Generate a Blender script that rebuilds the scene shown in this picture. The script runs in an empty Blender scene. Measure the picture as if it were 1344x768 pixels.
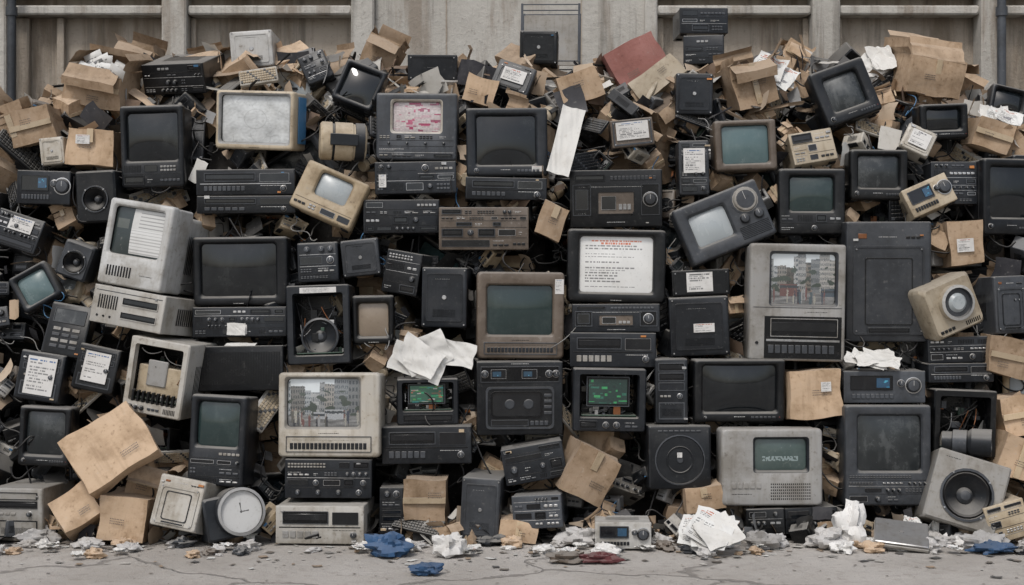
import bpy, math, random
from mathutils import Vector, Matrix, noise
RAD=math.radians
# ---------------------------------------------------------------- materials
MATS={}
def newmat(name):
    m=bpy.data.materials.new(name); m.use_nodes=True
    nt=m.node_tree; nt.nodes.clear()
    out=nt.nodes.new('ShaderNodeOutputMaterial'); b=nt.nodes.new('ShaderNodeBsdfPrincipled')
    nt.links.new(b.outputs[0],out.inputs[0]); MATS[name]=m
    return m,nt,b
def N(nt,t,**k):
    n=nt.nodes.new(t)
    for a,v in k.items(): setattr(n,a,v)
    return n
def setv(nt,sock,v):
    if isinstance(v,bpy.types.NodeSocket): nt.links.new(v,sock)
    else: sock.default_value=v
def mth(nt,op,a,b=0.0,c=None):
    n=N(nt,'ShaderNodeMath',operation=op); setv(nt,n.inputs[0],a); setv(nt,n.inputs[1],b)
    if c is not None: setv(nt,n.inputs[2],c)
    return n.outputs[0]
def mrange(nt,v,a,b,c=0.0,d=1.0):
    n=N(nt,'ShaderNodeMapRange'); n.interpolation_type='SMOOTHSTEP'
    setv(nt,n.inputs[0],v)
    for i,x in enumerate((a,b,c,d)): n.inputs[i+1].default_value=x
    return n.outputs[0]
def mixc(nt,f,a,b,bt='MIX'):
    n=N(nt,'ShaderNodeMix',data_type='RGBA',blend_type=bt)
    setv(nt,n.inputs[0],f)
    setv(nt,n.inputs[6],a if not isinstance(a,tuple) else (*a[:3],1)); setv(nt,n.inputs[7],b if not isinstance(b,tuple) else (*b[:3],1))
    return n.outputs[2]
def noi(nt,vec,scale,detail=5,rough=.6):
    n=N(nt,'ShaderNodeTexNoise'); n.inputs['Scale'].default_value=scale; n.inputs['Detail'].default_value=detail
    n.inputs['Roughness'].default_value=rough
    nt.links.new(vec,n.inputs['Vector']); return n.outputs['Fac']
def scalev(nt,vec,s):
    n=N(nt,'ShaderNodeVectorMath',operation='MULTIPLY'); nt.links.new(vec,n.inputs[0]); n.inputs[1].default_value=s
    return n.outputs[0]
def offvec(nt):
    tc=N(nt,'ShaderNodeTexCoord'); oi=N(nt,'ShaderNodeObjectInfo')
    m=mth(nt,'MULTIPLY',oi.outputs['Random'],37.0)
    a=N(nt,'ShaderNodeVectorMath',operation='ADD'); nt.links.new(tc.outputs['Object'],a.inputs[0]); nt.links.new(m,a.inputs[1])
    return a.outputs[0],oi.outputs['Random']
def surf(name,col,rough=.5,metal=0.0,dust=.5,dirt=.5,bump=.15,coat=0.0,var=.25,attr=False,dustcol=(.30,.285,.26),emis=0.0,fold=False,streak=.35,film=.10,spec=.5,yel=0.0):
    m,nt,b=newmat(name)
    vec,rndv=offvec(nt)
    if attr:
        at=N(nt,'ShaderNodeAttribute',attribute_name='Col'); base=at.outputs['Color']
    else:
        hs=N(nt,'ShaderNodeHueSaturation'); hs.inputs['Color'].default_value=(*col,1)
        nt.links.new(mrange(nt,rndv,0,1,1-var,1+var),hs.inputs['Value']); base=hs.outputs[0]
    n1=noi(nt,vec,6,5,.68); n2=noi(nt,vec,48,3,.6)
    if yel>0:   # aged, yellowed plastic: amount differs per object
        fr=mth(nt,'FRACT',mth(nt,'MULTIPLY',rndv,7.3))
        base=mixc(nt,mth(nt,'MULTIPLY',mth(nt,'MULTIPLY',fr,mrange(nt,n1,.2,.6,.5,1.0)),yel),base,mixc(nt,1.0,base,(1.0,.84,.60),'MULTIPLY'))
    g=mth(nt,'MULTIPLY',mrange(nt,n1,.42,.68),dirt)
    c=mixc(nt,g,base,mixc(nt,1.0,base,(.5,.46,.4),'MULTIPLY'))
    sp=mth(nt,'MULTIPLY',mrange(nt,n2,.60,.74),dirt*.7)
    c=mixc(nt,sp,c,mixc(nt,1.0,c,(.42,.38,.33),'MULTIPLY'))
    if streak>.2:
        st=noi(nt,scalev(nt,vec,(40,40,2.5)),1.0,2)
        c=mixc(nt,mth(nt,'MULTIPLY',mrange(nt,st,.52,.7),streak*dirt),c,mixc(nt,1.0,c,(.5,.45,.38),'MULTIPLY'))
    geo=N(nt,'ShaderNodeNewGeometry'); sx=N(nt,'ShaderNodeSeparateXYZ'); nt.links.new(geo.outputs['Normal'],sx.inputs[0])
    up=mrange(nt,sx.outputs[2],.15,.95)
    du=mth(nt,'MULTIPLY',mth(nt,'MULTIPLY',up,mrange(nt,n1,.25,.6,.55,1.0)),dust)
    fl=mth(nt,'MULTIPLY',mrange(nt,n1,.56,.28),film)
    f2=mth(nt,'MULTIPLY',mrange(nt,n2,.38,.24),film*3.0)
    du=mth(nt,'MINIMUM',mth(nt,'ADD',mth(nt,'ADD',du,fl),f2),.95)
    c=mixc(nt,du,c,dustcol)
    nt.links.new(c,b.inputs['Base Color'])
    r=mth(nt,'ADD',mth(nt,'MULTIPLY',n1,.3),rough-.15); r=mth(nt,'ADD',r,mth(nt,'MULTIPLY',du,.5)); r=mth(nt,'MINIMUM',r,1.0)
    nt.links.new(r,b.inputs['Roughness'])
    b.inputs['Metallic'].default_value=metal; b.inputs['Specular IOR Level'].default_value=spec
    b.inputs['Coat Weight'].default_value=coat; b.inputs['Coat Roughness'].default_value=.12
    if emis>0:
        nt.links.new(base,b.inputs['Emission Color']); b.inputs['Emission Strength'].default_value=emis
    bp=N(nt,'ShaderNodeBump'); bp.inputs['Strength'].default_value=bump*3; bp.inputs['Distance'].default_value=.002
    hgt=n2
    if fold: hgt=mth(nt,'ADD',hgt,mth(nt,'MULTIPLY',noi(nt,vec,14,4),5.0))
    nt.links.new(hgt,bp.inputs['Height']); nt.links.new(bp.outputs[0],b.inputs['Normal'])
    return m
surf('blk',(.0095,.0112,.0140),.33,dust=.66,var=.7,film=.035,spec=.34)
surf('blk2',(.004,.0045,.0055),.28,dust=.3,var=.3,film=.02,spec=.3)
surf('dgry',(.046,.051,.059),.38,dust=.55,film=.05,spec=.4,var=.35)
surf('gry',(.27,.275,.28),.42,dust=.35,dirt=.7,var=.12,yel=.5)
surf('lgry',(.44,.44,.43),.42,dust=.3,dirt=.75,var=.12,yel=.55)
surf('bei',(.42,.36,.27),.5,dust=.3,dirt=.75,var=.15,yel=.6)
surf('brn',(.115,.089,.068),.42,dust=.45,dirt=.6,var=.12)
surf('card',(.42,.305,.205),.85,dust=.25,dirt=.65,var=.28,fold=True,dustcol=(.42,.38,.33),spec=.2)
surf('card_shade',(.16,.115,.08),.9,dust=.1,dirt=.7)  # card colour darkened: shade inside open boxes put into the colour
surf('tape',(.46,.36,.24),.25,dust=.15,dirt=.4)
surf('white',(.68,.67,.65),.6,dust=.2,dirt=.45,var=.08)
surf('label',(.55,.55,.54),.6,dust=.2,dirt=.6,var=.08)
surf('red',(.22,.085,.07),.6,dust=.35,dirt=.5,fold=True)
surf('orange',(.42,.16,.04),.5,dust=.2,dirt=.6)
surf('blue',(.05,.17,.33),.5,dust=.2,dirt=.5)
surf('pcb',(.016,.045,.028),.45,dust=.35,dirt=.4)
surf('copper',(.30,.12,.05),.4,metal=.7,dust=.3)
surf('metal',(.42,.42,.42),.35,metal=.85,dust=.35,dirt=.6)
surf('rubber',(.008,.008,.009),.6,dust=.35,film=.03,spec=.3)
surf('led',(.35,.04,.03),.3,dust=.1)
surf('paint',(1,1,1),.8,attr=True,dust=.2,dirt=.3,streak=.1,spec=.25)
surf('pict',(1,1,1),.35,attr=True,dust=.12,dirt=.25,coat=.5,streak=.1,bump=.01)
surf('pictlit',(1,1,1),.35,attr=True,dust=.1,dirt=.2,coat=.6,streak=.1,bump=.01,emis=.22,film=.05)
surf('cloth',(.42,.41,.40),.95,dust=.2,dirt=.6,fold=True)
surf('clothblue',(.03,.09,.20),.9,dust=.15,dirt=.4,fold=True)
surf('clothred',(.16,.045,.05),.9,dust=.2,dirt=.5,fold=True)
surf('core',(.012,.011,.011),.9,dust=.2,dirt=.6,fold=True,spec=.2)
def screen(name,col,film=.3,fc=(.13,.14,.135),rough=.05):
    m,nt,b=newmat(name); vec,rv=offvec(nt)
    n1=noi(nt,vec,5,6,.72); n2=noi(nt,scalev(nt,vec,(22,22,5)),1,3); n3=noi(nt,vec,90,2)
    f=mth(nt,'ADD',mth(nt,'MULTIPLY',mth(nt,'ADD',mrange(nt,n1,.45,.85),mth(nt,'MULTIPLY',mrange(nt,n2,.52,.85),.5)),film),mth(nt,'MULTIPLY',mrange(nt,n3,.68,.78),.25))
    nt.links.new(mixc(nt,f,col,fc),b.inputs['Base Color'])
    nt.links.new(mth(nt,'ADD',mth(nt,'MULTIPLY',f,.6),rough),b.inputs['Roughness'])
    b.inputs['IOR'].default_value=1.55
screen('s_dark',(.004,.006,.008),.18)
screen('s_gloss',(.004,.005,.007),.15,rough=.12)
screen('s_teal',(.018,.034,.034),.35,(.13,.16,.155))
screen('s_tealb',(.08,.13,.135),.5,(.24,.29,.29),.15)
screen('s_grey',(.32,.35,.36),.6,(.46,.47,.46),.25)
screen('s_dust',(.014,.018,.020),.6,(.18,.19,.19),.2)
# ---------------------------------------------------------------- mesh builder
def rr(cx,cz,w,h,r,y,seg=3):
    r=min(r,w/2*.99,h/2*.99); pts=[]
    for j,(sx,sz) in enumerate(((1,1),(-1,1),(-1,-1),(1,-1))):
        ox=cx+sx*(w/2-r); oz=cz+sz*(h/2-r)
        for i in range(seg+1):
            a=math.pi/2*(j+i/seg); pts.append(Vector((ox+r*math.cos(a),y,oz+r*math.sin(a))))
    return pts
def circ(cx,cz,r,y,n=16):
    return [Vector((cx+r*math.cos((k+.5)/n*2*math.pi),y,cz+r*math.sin((k+.5)/n*2*math.pi))) for k in range(n)]
class MB:
    def __init__(s): s.v=[];s.f=[];s.m=[];s.c={};s.mats=[];s.M=Matrix.Identity(4)
    def mi(s,n):
        if n not in s.mats: s.mats.append(n)
        return s.mats.index(n)
    def add(s,vs,fs,mat,cols=None):
        o=len(s.v); s.v+=[s.M@Vector(p) for p in vs]; i=s.mi(mat) if isinstance(mat,str) else None
        for k,f in enumerate(fs):
            if cols: s.c[len(s.f)]=cols[k]
            s.f.append([o+q for q in f]); s.m.append(i if i is not None else s.mi(mat[k]))
    def loft(s,loops,mats,cap0=True,cap1=True):
        n=len(loops[0]); vs=[p for l in loops for p in l]; fs=[];ms=[]
        for j in range(len(loops)-1):
            mm=mats if isinstance(mats,str) else mats[min(j,len(mats)-1)]
            for i in range(n):
                a=j*n+i;b=j*n+(i+1)%n; fs.append([a,b,b+n,a+n]); ms.append(mm)
        m0=mats if isinstance(mats,str) else mats[0]; m1=mats if isinstance(mats,str) else mats[-1]
        if cap0: fs.append(list(range(n-1,-1,-1))); ms.append(m0)
        if cap1: fs.append([(len(loops)-1)*n+i for i in range(n)]); ms.append(m1)
        s.add(vs,fs,ms)
    def box(s,x0,x1,y0,y1,z0,z1,mat,b=.0015):
        w=x1-x0;h=z1-z0;b=min(b,w/3,h/3,(y1-y0)/3);cx=(x0+x1)/2;cz=(z0+z1)/2
        s.loft([rr(cx,cz,w-2*b,h-2*b,b,y1,1),rr(cx,cz,w,h,b,y1-b,1),rr(cx,cz,w,h,b,y0+b,1),rr(cx,cz,w-2*b,h-2*b,b,y0,1)],mat)
    def cyl(s,cx,cz,y0,y1,r,mat,n=16,b=.15):
        s.loft([circ(cx,cz,r,y1,n),circ(cx,cz,r,y0+r*b,n),circ(cx,cz,r*(1-b),y0,n)],mat)
    def pic(s,x0,x1,z0,z1,y,fn,nx=40,nz=30,bul=0.0,mat='pict'):
        vs=[];fs=[];cs=[]
        for j in range(nz+1):
            for i in range(nx+1):
                u=i/nx;v=j/nz
                vs.append((x0+(x1-x0)*u,y-bul*(1-(2*u-1)**2)*(1-(2*v-1)**2)-bul*.6*(1-.5*((2*u-1)**2+(2*v-1)**2)),z0+(z1-z0)*v))
        for j in range(nz):
            for i in range(nx):
                a=j*(nx+1)+i; fs.append([a,a+1,a+nx+2,a+nx+1]); cs.append(fn((i+.5)/nx,(j+.5)/nz) if fn else (1,1,1))
        s.add(vs,fs,mat,cs if fn else None)
    def gbox(s,x0,x1,y0,y1,z0,z1,mat,n=5,amp=.006,seed=0,top=True):
        def P(x,y,z):
            p=Vector((x,y,z)); return p+noise.noise_vector(p*7+Vector((seed*3.7,0,seed)))*amp
        L=lambda a,b,t:a+(b-a)*t
        sides=[lambda u,v:(L(x0,x1,u),y0,L(z0,z1,v)),lambda u,v:(L(x1,x0,u),y1,L(z0,z1,v)),
               lambda u,v:(x0,L(y1,y0,u),L(z0,z1,v)),lambda u,v:(x1,L(y0,y1,u),L(z0,z1,v)),lambda u,v:(L(x0,x1,u),L(y1,y0,v),z0)]
        if top: sides.append(lambda u,v:(L(x0,x1,u),L(y0,y1,v),z1))
        for sd in sides:
            vs=[P(*sd(i/n,j/n)) for j in range(n+1) for i in range(n+1)]
            s.add(vs,[[j*(n+1)+i,j*(n+1)+i+1,(j+1)*(n+1)+i+1,(j+1)*(n+1)+i] for j in range(n) for i in range(n)],mat)
    def tube(s,pts,r,mat,n=6):
        loops=[]
        for i,p in enumerate(pts):
            t=(pts[min(i+1,len(pts)-1)]-pts[max(i-1,0)]).normalized()
            a=t.cross(Vector((0,0,1))); a=a.normalized() if a.length>.01 else Vector((1,0,0)); b=t.cross(a)
            loops.append([p+a*r*math.cos(q/n*6.283)+b*r*math.sin(q/n*6.283) for q in range(n)])
        s.loft(loops,mat)
    def mesh(s,name):
        me=bpy.data.meshes.new(name); me.from_pydata([tuple(p) for p in s.v],[],s.f)
        for m in s.mats: me.materials.append(MATS[m])
        me.polygons.foreach_set('material_index',s.m)
        me.polygons.foreach_set('use_smooth',[True]*len(s.f))
        if s.c:
            ca=me.color_attributes.new('Col','FLOAT_COLOR','CORNER'); arr=[]
            for k,f in enumerate(s.f):
                c=s.c.get(k,(1,1,1)); arr+=list((c[0],c[1],c[2],1.0))*len(f)
            ca.data.foreach_set('color',arr)
        me.update(); me.set_sharp_from_angle(angle=RAD(33)); return me
def mkobj(name,me,parent=None):
    o=bpy.data.objects.new(name,me); bpy.context.scene.collection.objects.link(o)
    if parent: o.parent=parent
    return o
# ---------------------------------------------------------------- pictures
def street(seed):
    r=random.Random(seed)
    bl=[];u=-.05
    while u<1.05:
        w=r.uniform(.06,.2); k=r.uniform(.05,.26); t=r.uniform(-.015,.015); bl.append((u,u+w,r.uniform(.66,1.05),(k+t,k,k*.97-t),r.randint(3,8),r.randint(6,12),r.uniform(-.1,.1))); u+=w
    pe=[(r.uniform(0,1),r.uniform(.2,.40),r.choice([(.02,.02,.025),(.03,.035,.05),(.11,.05,.045),(.22,.22,.22),(.07,.065,.055),(.05,.07,.08),(.24,.23,.20)]),r.uniform(.008,.022)) for _ in range(20)]
    veh=[(r.uniform(0,.8),r.uniform(.14,.3),r.uniform(.3,.42),r.choice([(.26,.27,.28),(.10,.05,.045),(.05,.065,.08)])) for _ in range(3)]
    def f(u,v):
        u+=.006*noise.noise(Vector((u*40,v*40,seed))); v+=.008*noise.noise(Vector((u*35,v*35,seed+5)))
        gr=1+.3*noise.noise(Vector((u*60,v*60,seed)))
        def K(c): return (c[0]*gr+.012,c[1]*gr+.014,c[2]*gr+.015)
        for (pu,pt,c,pw) in pe:
            if v<pt and v>pt-.3:
                if v>pt-.05: 
                    if abs(u-pu)<pw*.35: return K((.16,.12,.095))
                elif abs(u-pu)<pw*(1-.5*max(0,(pt-.15-v)/.15)): return K(c)
        for (a,w,t,c) in veh:
            if a<u<a+w and .16<v<t: return K((.03,.035,.04)) if t-.08<v<t-.03 else K(c)
        if v<.24: k=.13+.12*noise.noise(Vector((u*6,v*22,seed))); return K((k,k*.99,k*.97))
        tr=noise.noise(Vector((u*7,v*9,seed*3)))
        if tr>.22 and v<.75: return K((.03,.04,.03))
        for (a,b,t,c,nu,nv,sl) in bl:
            if a<=u<b and v<t+sl*(u-a):
                fu=((u-a)/(b-a)*nu)%1; fv=(v*nv+sl*u*3)%1
                if .2<fu<.75 and .25<fv<.8: return K((c[0]*.3,c[1]*.34,c[2]*.38))
                return K(c)
        return (.46,.49,.50)
    return f
def doc(seed,head=(.45,.14,.08),rows=14,bg=(.70,.70,.68),ink=(.22,.22,.22),hl=1):
    r=random.Random(seed); L=[]
    for i in range(rows):
        v=.93-.86*i/rows; u=.08; ws=[]
        if i<1+hl:
            a=r.uniform(.05,.3); u=a
            while u<1-a: w=r.uniform(.015,.05); ws.append((u,min(u+w,1-a),head)); u+=w+.012
        elif r.random()<.82:
            end=r.uniform(.4,.92)
            while u<end: w=r.uniform(.015,.06); ws.append((u,u+w,ink)); u+=w+.015
        L.append((v,.5/rows*(.8 if i>hl else 1.25),ws))
    if rows>10 and r.random()<.6:
        bx=(r.uniform(.1,.6),r.uniform(.12,.4),r.uniform(.15,.3),r.uniform(.1,.22))
    else: bx=None
    def f(u,v):
        if bx and bx[0]<u<bx[0]+bx[2] and bx[1]<v<bx[1]+bx[3]: k=.25+.15*noise.noise(Vector((u*20,v*20,seed))); return (k,k,k*1.05)
        for (lv,h,ws) in L:
            if lv-h<v<lv:
                for a,b,c in ws:
                    if a<u<b: return c
        k=1+.08*noise.noise(Vector((u*4,v*4,seed))); return (bg[0]*k,bg[1]*k,bg[2]*k)
    return f
def ui(seed,cols=((.02,.35,.12),(.03,.18,.3),(.5,.5,.45),(.4,.1,.04),(.01,.02,.02)),bg=(.01,.03,.025),n=26):
    r=random.Random(seed)
    rs=[(r.uniform(0,.9),r.uniform(0,.9),r.uniform(.03,.25),r.uniform(.02,.10),r.choice(cols)) for _ in range(n)]
    def f(u,v):
        c=bg
        for a,b,w,h,k in rs:
            if a<u<a+w and b<v<b+h: c=k
        g=1+.3*noise.noise(Vector((u*25,v*25,seed)))
        return (c[0]*g,c[1]*g,c[2]*g)
    return f
pinkui=ui(5,((.45,.12,.2),(.5,.35,.38),(.55,.52,.5),(.35,.05,.12),(.55,.5,.5),(.3,.1,.15)),(.5,.44,.44),60)
def mapish(u,v):
    k=.55+.16*noise.noise(Vector((u*5,v*5,2)))+.1*noise.noise(Vector((u*22,v*22,9)))
    d=math.hypot(u-.5,(v-.5)*.8)
    if abs(d-.16)<.006 or abs(noise.noise(Vector((u*6,v*6,7))))<.014: k*=.8
    return (k*.97,k*1.0,k*1.0)
def papers(u,v):
    if u<.36 or v<.05 or (u>.97): 
        return (.02,.03,.03) if not(.05<u<.3 and .55<v<.75) else (.08,.09,.08)
    if v>.56: k=.55 if (int(v*40)%3 or u<.5) else .3; return (k,k,k*.97)
    k=.62 if int(v*46)%3 else .4; return (k,k,k*.98)
# ---------------------------------------------------------------- details
def panel(mb,x0,x1,z0,z1,mat='blk2',y=0,t=.003): mb.box(x0,x1,y-t,y+.003,z0,z1,mat,.001)
def frame(mb,x0,x1,z0,z1,mat,inner,y=0,t=.005,fw=.004,r=.003):
    cx=(x0+x1)/2;cz=(z0+z1)/2;w=x1-x0;h=z1-z0; fw=min(fw,w*.2,h*.2)
    mb.loft([rr(cx,cz,w,h,r,y+.002,2),rr(cx,cz,w-.001,h-.001,r,y-t,2),rr(cx,cz,w-2*fw,h-2*fw,r,y-t,2),rr(cx,cz,w-2*fw,h-2*fw,r,y-.0012,2)],[mat,mat,inner,inner],False,True)
def vents(mb,x0,x1,z0,z1,n,vert=True,mat='blk2',y=0):
    for i in range(n):
        t=(i+.5)/n
        if vert: a=x0+(x1-x0)*t; hw=(x1-x0)/n*.27; mb.add([(a-hw,y-.0012,z0),(a+hw,y-.0012,z0),(a+hw,y-.0012,z1),(a-hw,y-.0012,z1)],[[0,1,2,3]],mat)
        else: a=z0+(z1-z0)*t; hw=(z1-z0)/n*.27; mb.add([(x0,y-.0012,a-hw),(x1,y-.0012,a-hw),(x1,y-.0012,a+hw),(x0,y-.0012,a+hw)],[[0,1,2,3]],mat)
def txt(mb,x0,x1,z,r,mat='label',y=0,h=.0030):
    x=x0
    while x<x1:
        w=r.uniform(.002,.006); mb.add([(x,y-.0012,z),(x+w,y-.0012,z),(x+w,y-.0012,z+h),(x,y-.0012,z+h)],[[0,1,2,3]],mat); x+=w+r.uniform(.0015,.004)
def btns(mb,x0,x1,z0,z1,n,mat,y=0):
    for i in range(n):
        a=x0+(x1-x0)*i/n; b=x0+(x1-x0)*(i+.78)/n; mb.box(a,b,y-.005,y+.002,z0,z1,mat,.0015)
def slot(mb,x0,x1,z0,z1,y=0,m='blk2',fm='blk'):
    frame(mb,x0,x1,z0,z1,fm,m,y)
    mb.box(x0+.008,x1-.008,y-.003,y,z0+(z1-z0)*.3,z1-(z1-z0)*.22,'s_gloss',.001)
def knob(mb,cx,cz,r,mat='blk2',y=0,ring='metal'):
    mb.loft([circ(cx,cz,r*1.18,y+.001),circ(cx,cz,r*1.18,y-.003),circ(cx,cz,r*1.05,y-.004),circ(cx,cz,r,y-.004),circ(cx,cz,r*.9,y-.016),circ(cx,cz,r*.75,y-.018)],[ring,ring,mat,mat,mat,'dgry'],False,True)
    mb.box(cx-.001,cx+.001,y-.0195,y-.017,cz,cz+r*.7,'label',.0002)
def feat(mb,x0,x1,z0,z1,r,y=0,bm='dgry',fm='blk',lv=0):
    w=x1-x0;h=z1-z0
    if w<.012 or h<.006: return
    if h>.055 and r.random()<.95 and lv<5:
        t=r.uniform(.35,.65); zm=z0+h*t
        mb.box(x0,x1,y-.0012,y,zm-.001,zm+.001,r.choice(['blk2','blk2','metal']),.0003)
        feat(mb,x0,x1,z0,zm-.003,r,y,bm,fm,lv+1); feat(mb,x0,x1,zm+.003,z1,r,y,bm,fm,lv+1); return
    if w>.12 and w>h*2 and r.random()<.9 and lv<6:
        xm=x0+w*r.uniform(.3,.7); feat(mb,x0,xm-.004,z0,z1,r,y,bm,fm,lv+1); feat(mb,xm+.004,x1,z0,z1,r,y,bm,fm,lv+1); return
    x0+=.004;x1-=.004;z0+=.003;z1-=.003;w=x1-x0;h=z1-z0
    k=r.choice(['slot','slot','disp','disp','btns','btns','knob','vent','text','none','grid','btxt'])
    if w<h*1.2 and k in('slot','btns','btxt'): k='knob'
    b2=r.choice([bm,bm,'metal','gry']) 
    if k=='slot' and h>.015: slot(mb,x0,x1,z0,z1,y,'blk2',r.choice([fm,fm,'dgry']))
    elif k=='disp': frame(mb,x0,x1,z0+h*.1,z1-h*.1,r.choice([fm,'metal']),'s_gloss',y,.003,.002)
    elif k=='btns': btns(mb,x0,x1,z0+h*.3,z0+h*.3+min(h*.4,.012),max(2,int(w/.02)),b2,y)
    elif k=='btxt': btns(mb,x0,x1,z0+h*.2,z0+h*.2+min(h*.3,.01),max(2,int(w/.026)),b2,y); txt(mb,x0,x1*.6+x0*.4,z0+h*.75,r,'label',y,.0025)
    elif k=='knob':
        rr_=min(w,h)*.34
        n=max(1,min(4,int(w/(rr_*2.8))))
        for i in range(n): knob(mb,x0+w*(i+.5)/n,(z0+z1)/2,rr_,fm,y,r.choice(['metal',fm,fm]))
    elif k=='vent': vents(mb,x0,x1,z0+h*.1,z1-h*.1,max(4,int(w/.008)),True,'blk2',y)
    elif k=='text': txt(mb,x0,x0+w*.5,z0+h*.5,r,'label',y); txt(mb,x0,x0+w*.3,z0+h*.25,r,'label',y,.002)
    elif k=='grid':
        for q in range(2): btns(mb,x0,x0+w*.8,z0+h*(.15+.4*q),z0+h*(.38+.4*q),max(2,int(w/.018)),b2,y)
def screws_feet(mb,w,h,d):
    for sx in(-1,1):
        for yy in(.05,d-.06):
            mb.box(sx*w*.4-.018,sx*w*.4+.018,yy-.015,yy+.015,-h/2-.006,-h/2+.002,'rubber',.002)
def sidevents(mb,w,h,d,m='blk2'):
    for sx in(-1,1):
        n=10
        for i in range(n):
            y=d*.3+d*.45*i/n; x=sx*(w/2+.0012)
            mb.add([(x,y,-h*.25),(x,y+d*.02,-h*.25),(x,y+d*.02,h*.2),(x,y,h*.2)],[[0,1,2,3]],m)
def sticker(mb,r,x0,x1,z0,z1,y=0,c=None):
    sd=r.randint(0,999); mb.pic(x0,x1,z0,z1,y-.0016,doc(sd,c or r.choice([(.4,.12,.08),(.15,.15,.15),(.1,.1,.12),(.08,.15,.3)]),r.choice([8,10,12]),(.6,.59,.57),hl=0),34,26,0,'paint')
def tags(mb,w,h,r,y=-.0065):
    """odd small asset tags / warning labels stuck near the edges"""
    for _ in range(r.choice([0,0,1,1,2])):
        a=r.choice([-.44,-.42,.32,.36])*w; z=r.choice([.38,.34,-.44])*h; s=r.uniform(.012,.028)
        mb.box(a,a+s,y,y+.006,z,z+s*r.uniform(.3,.6),r.choice(['label','label','orange','blue','tape','metal']),.0003)
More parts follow.
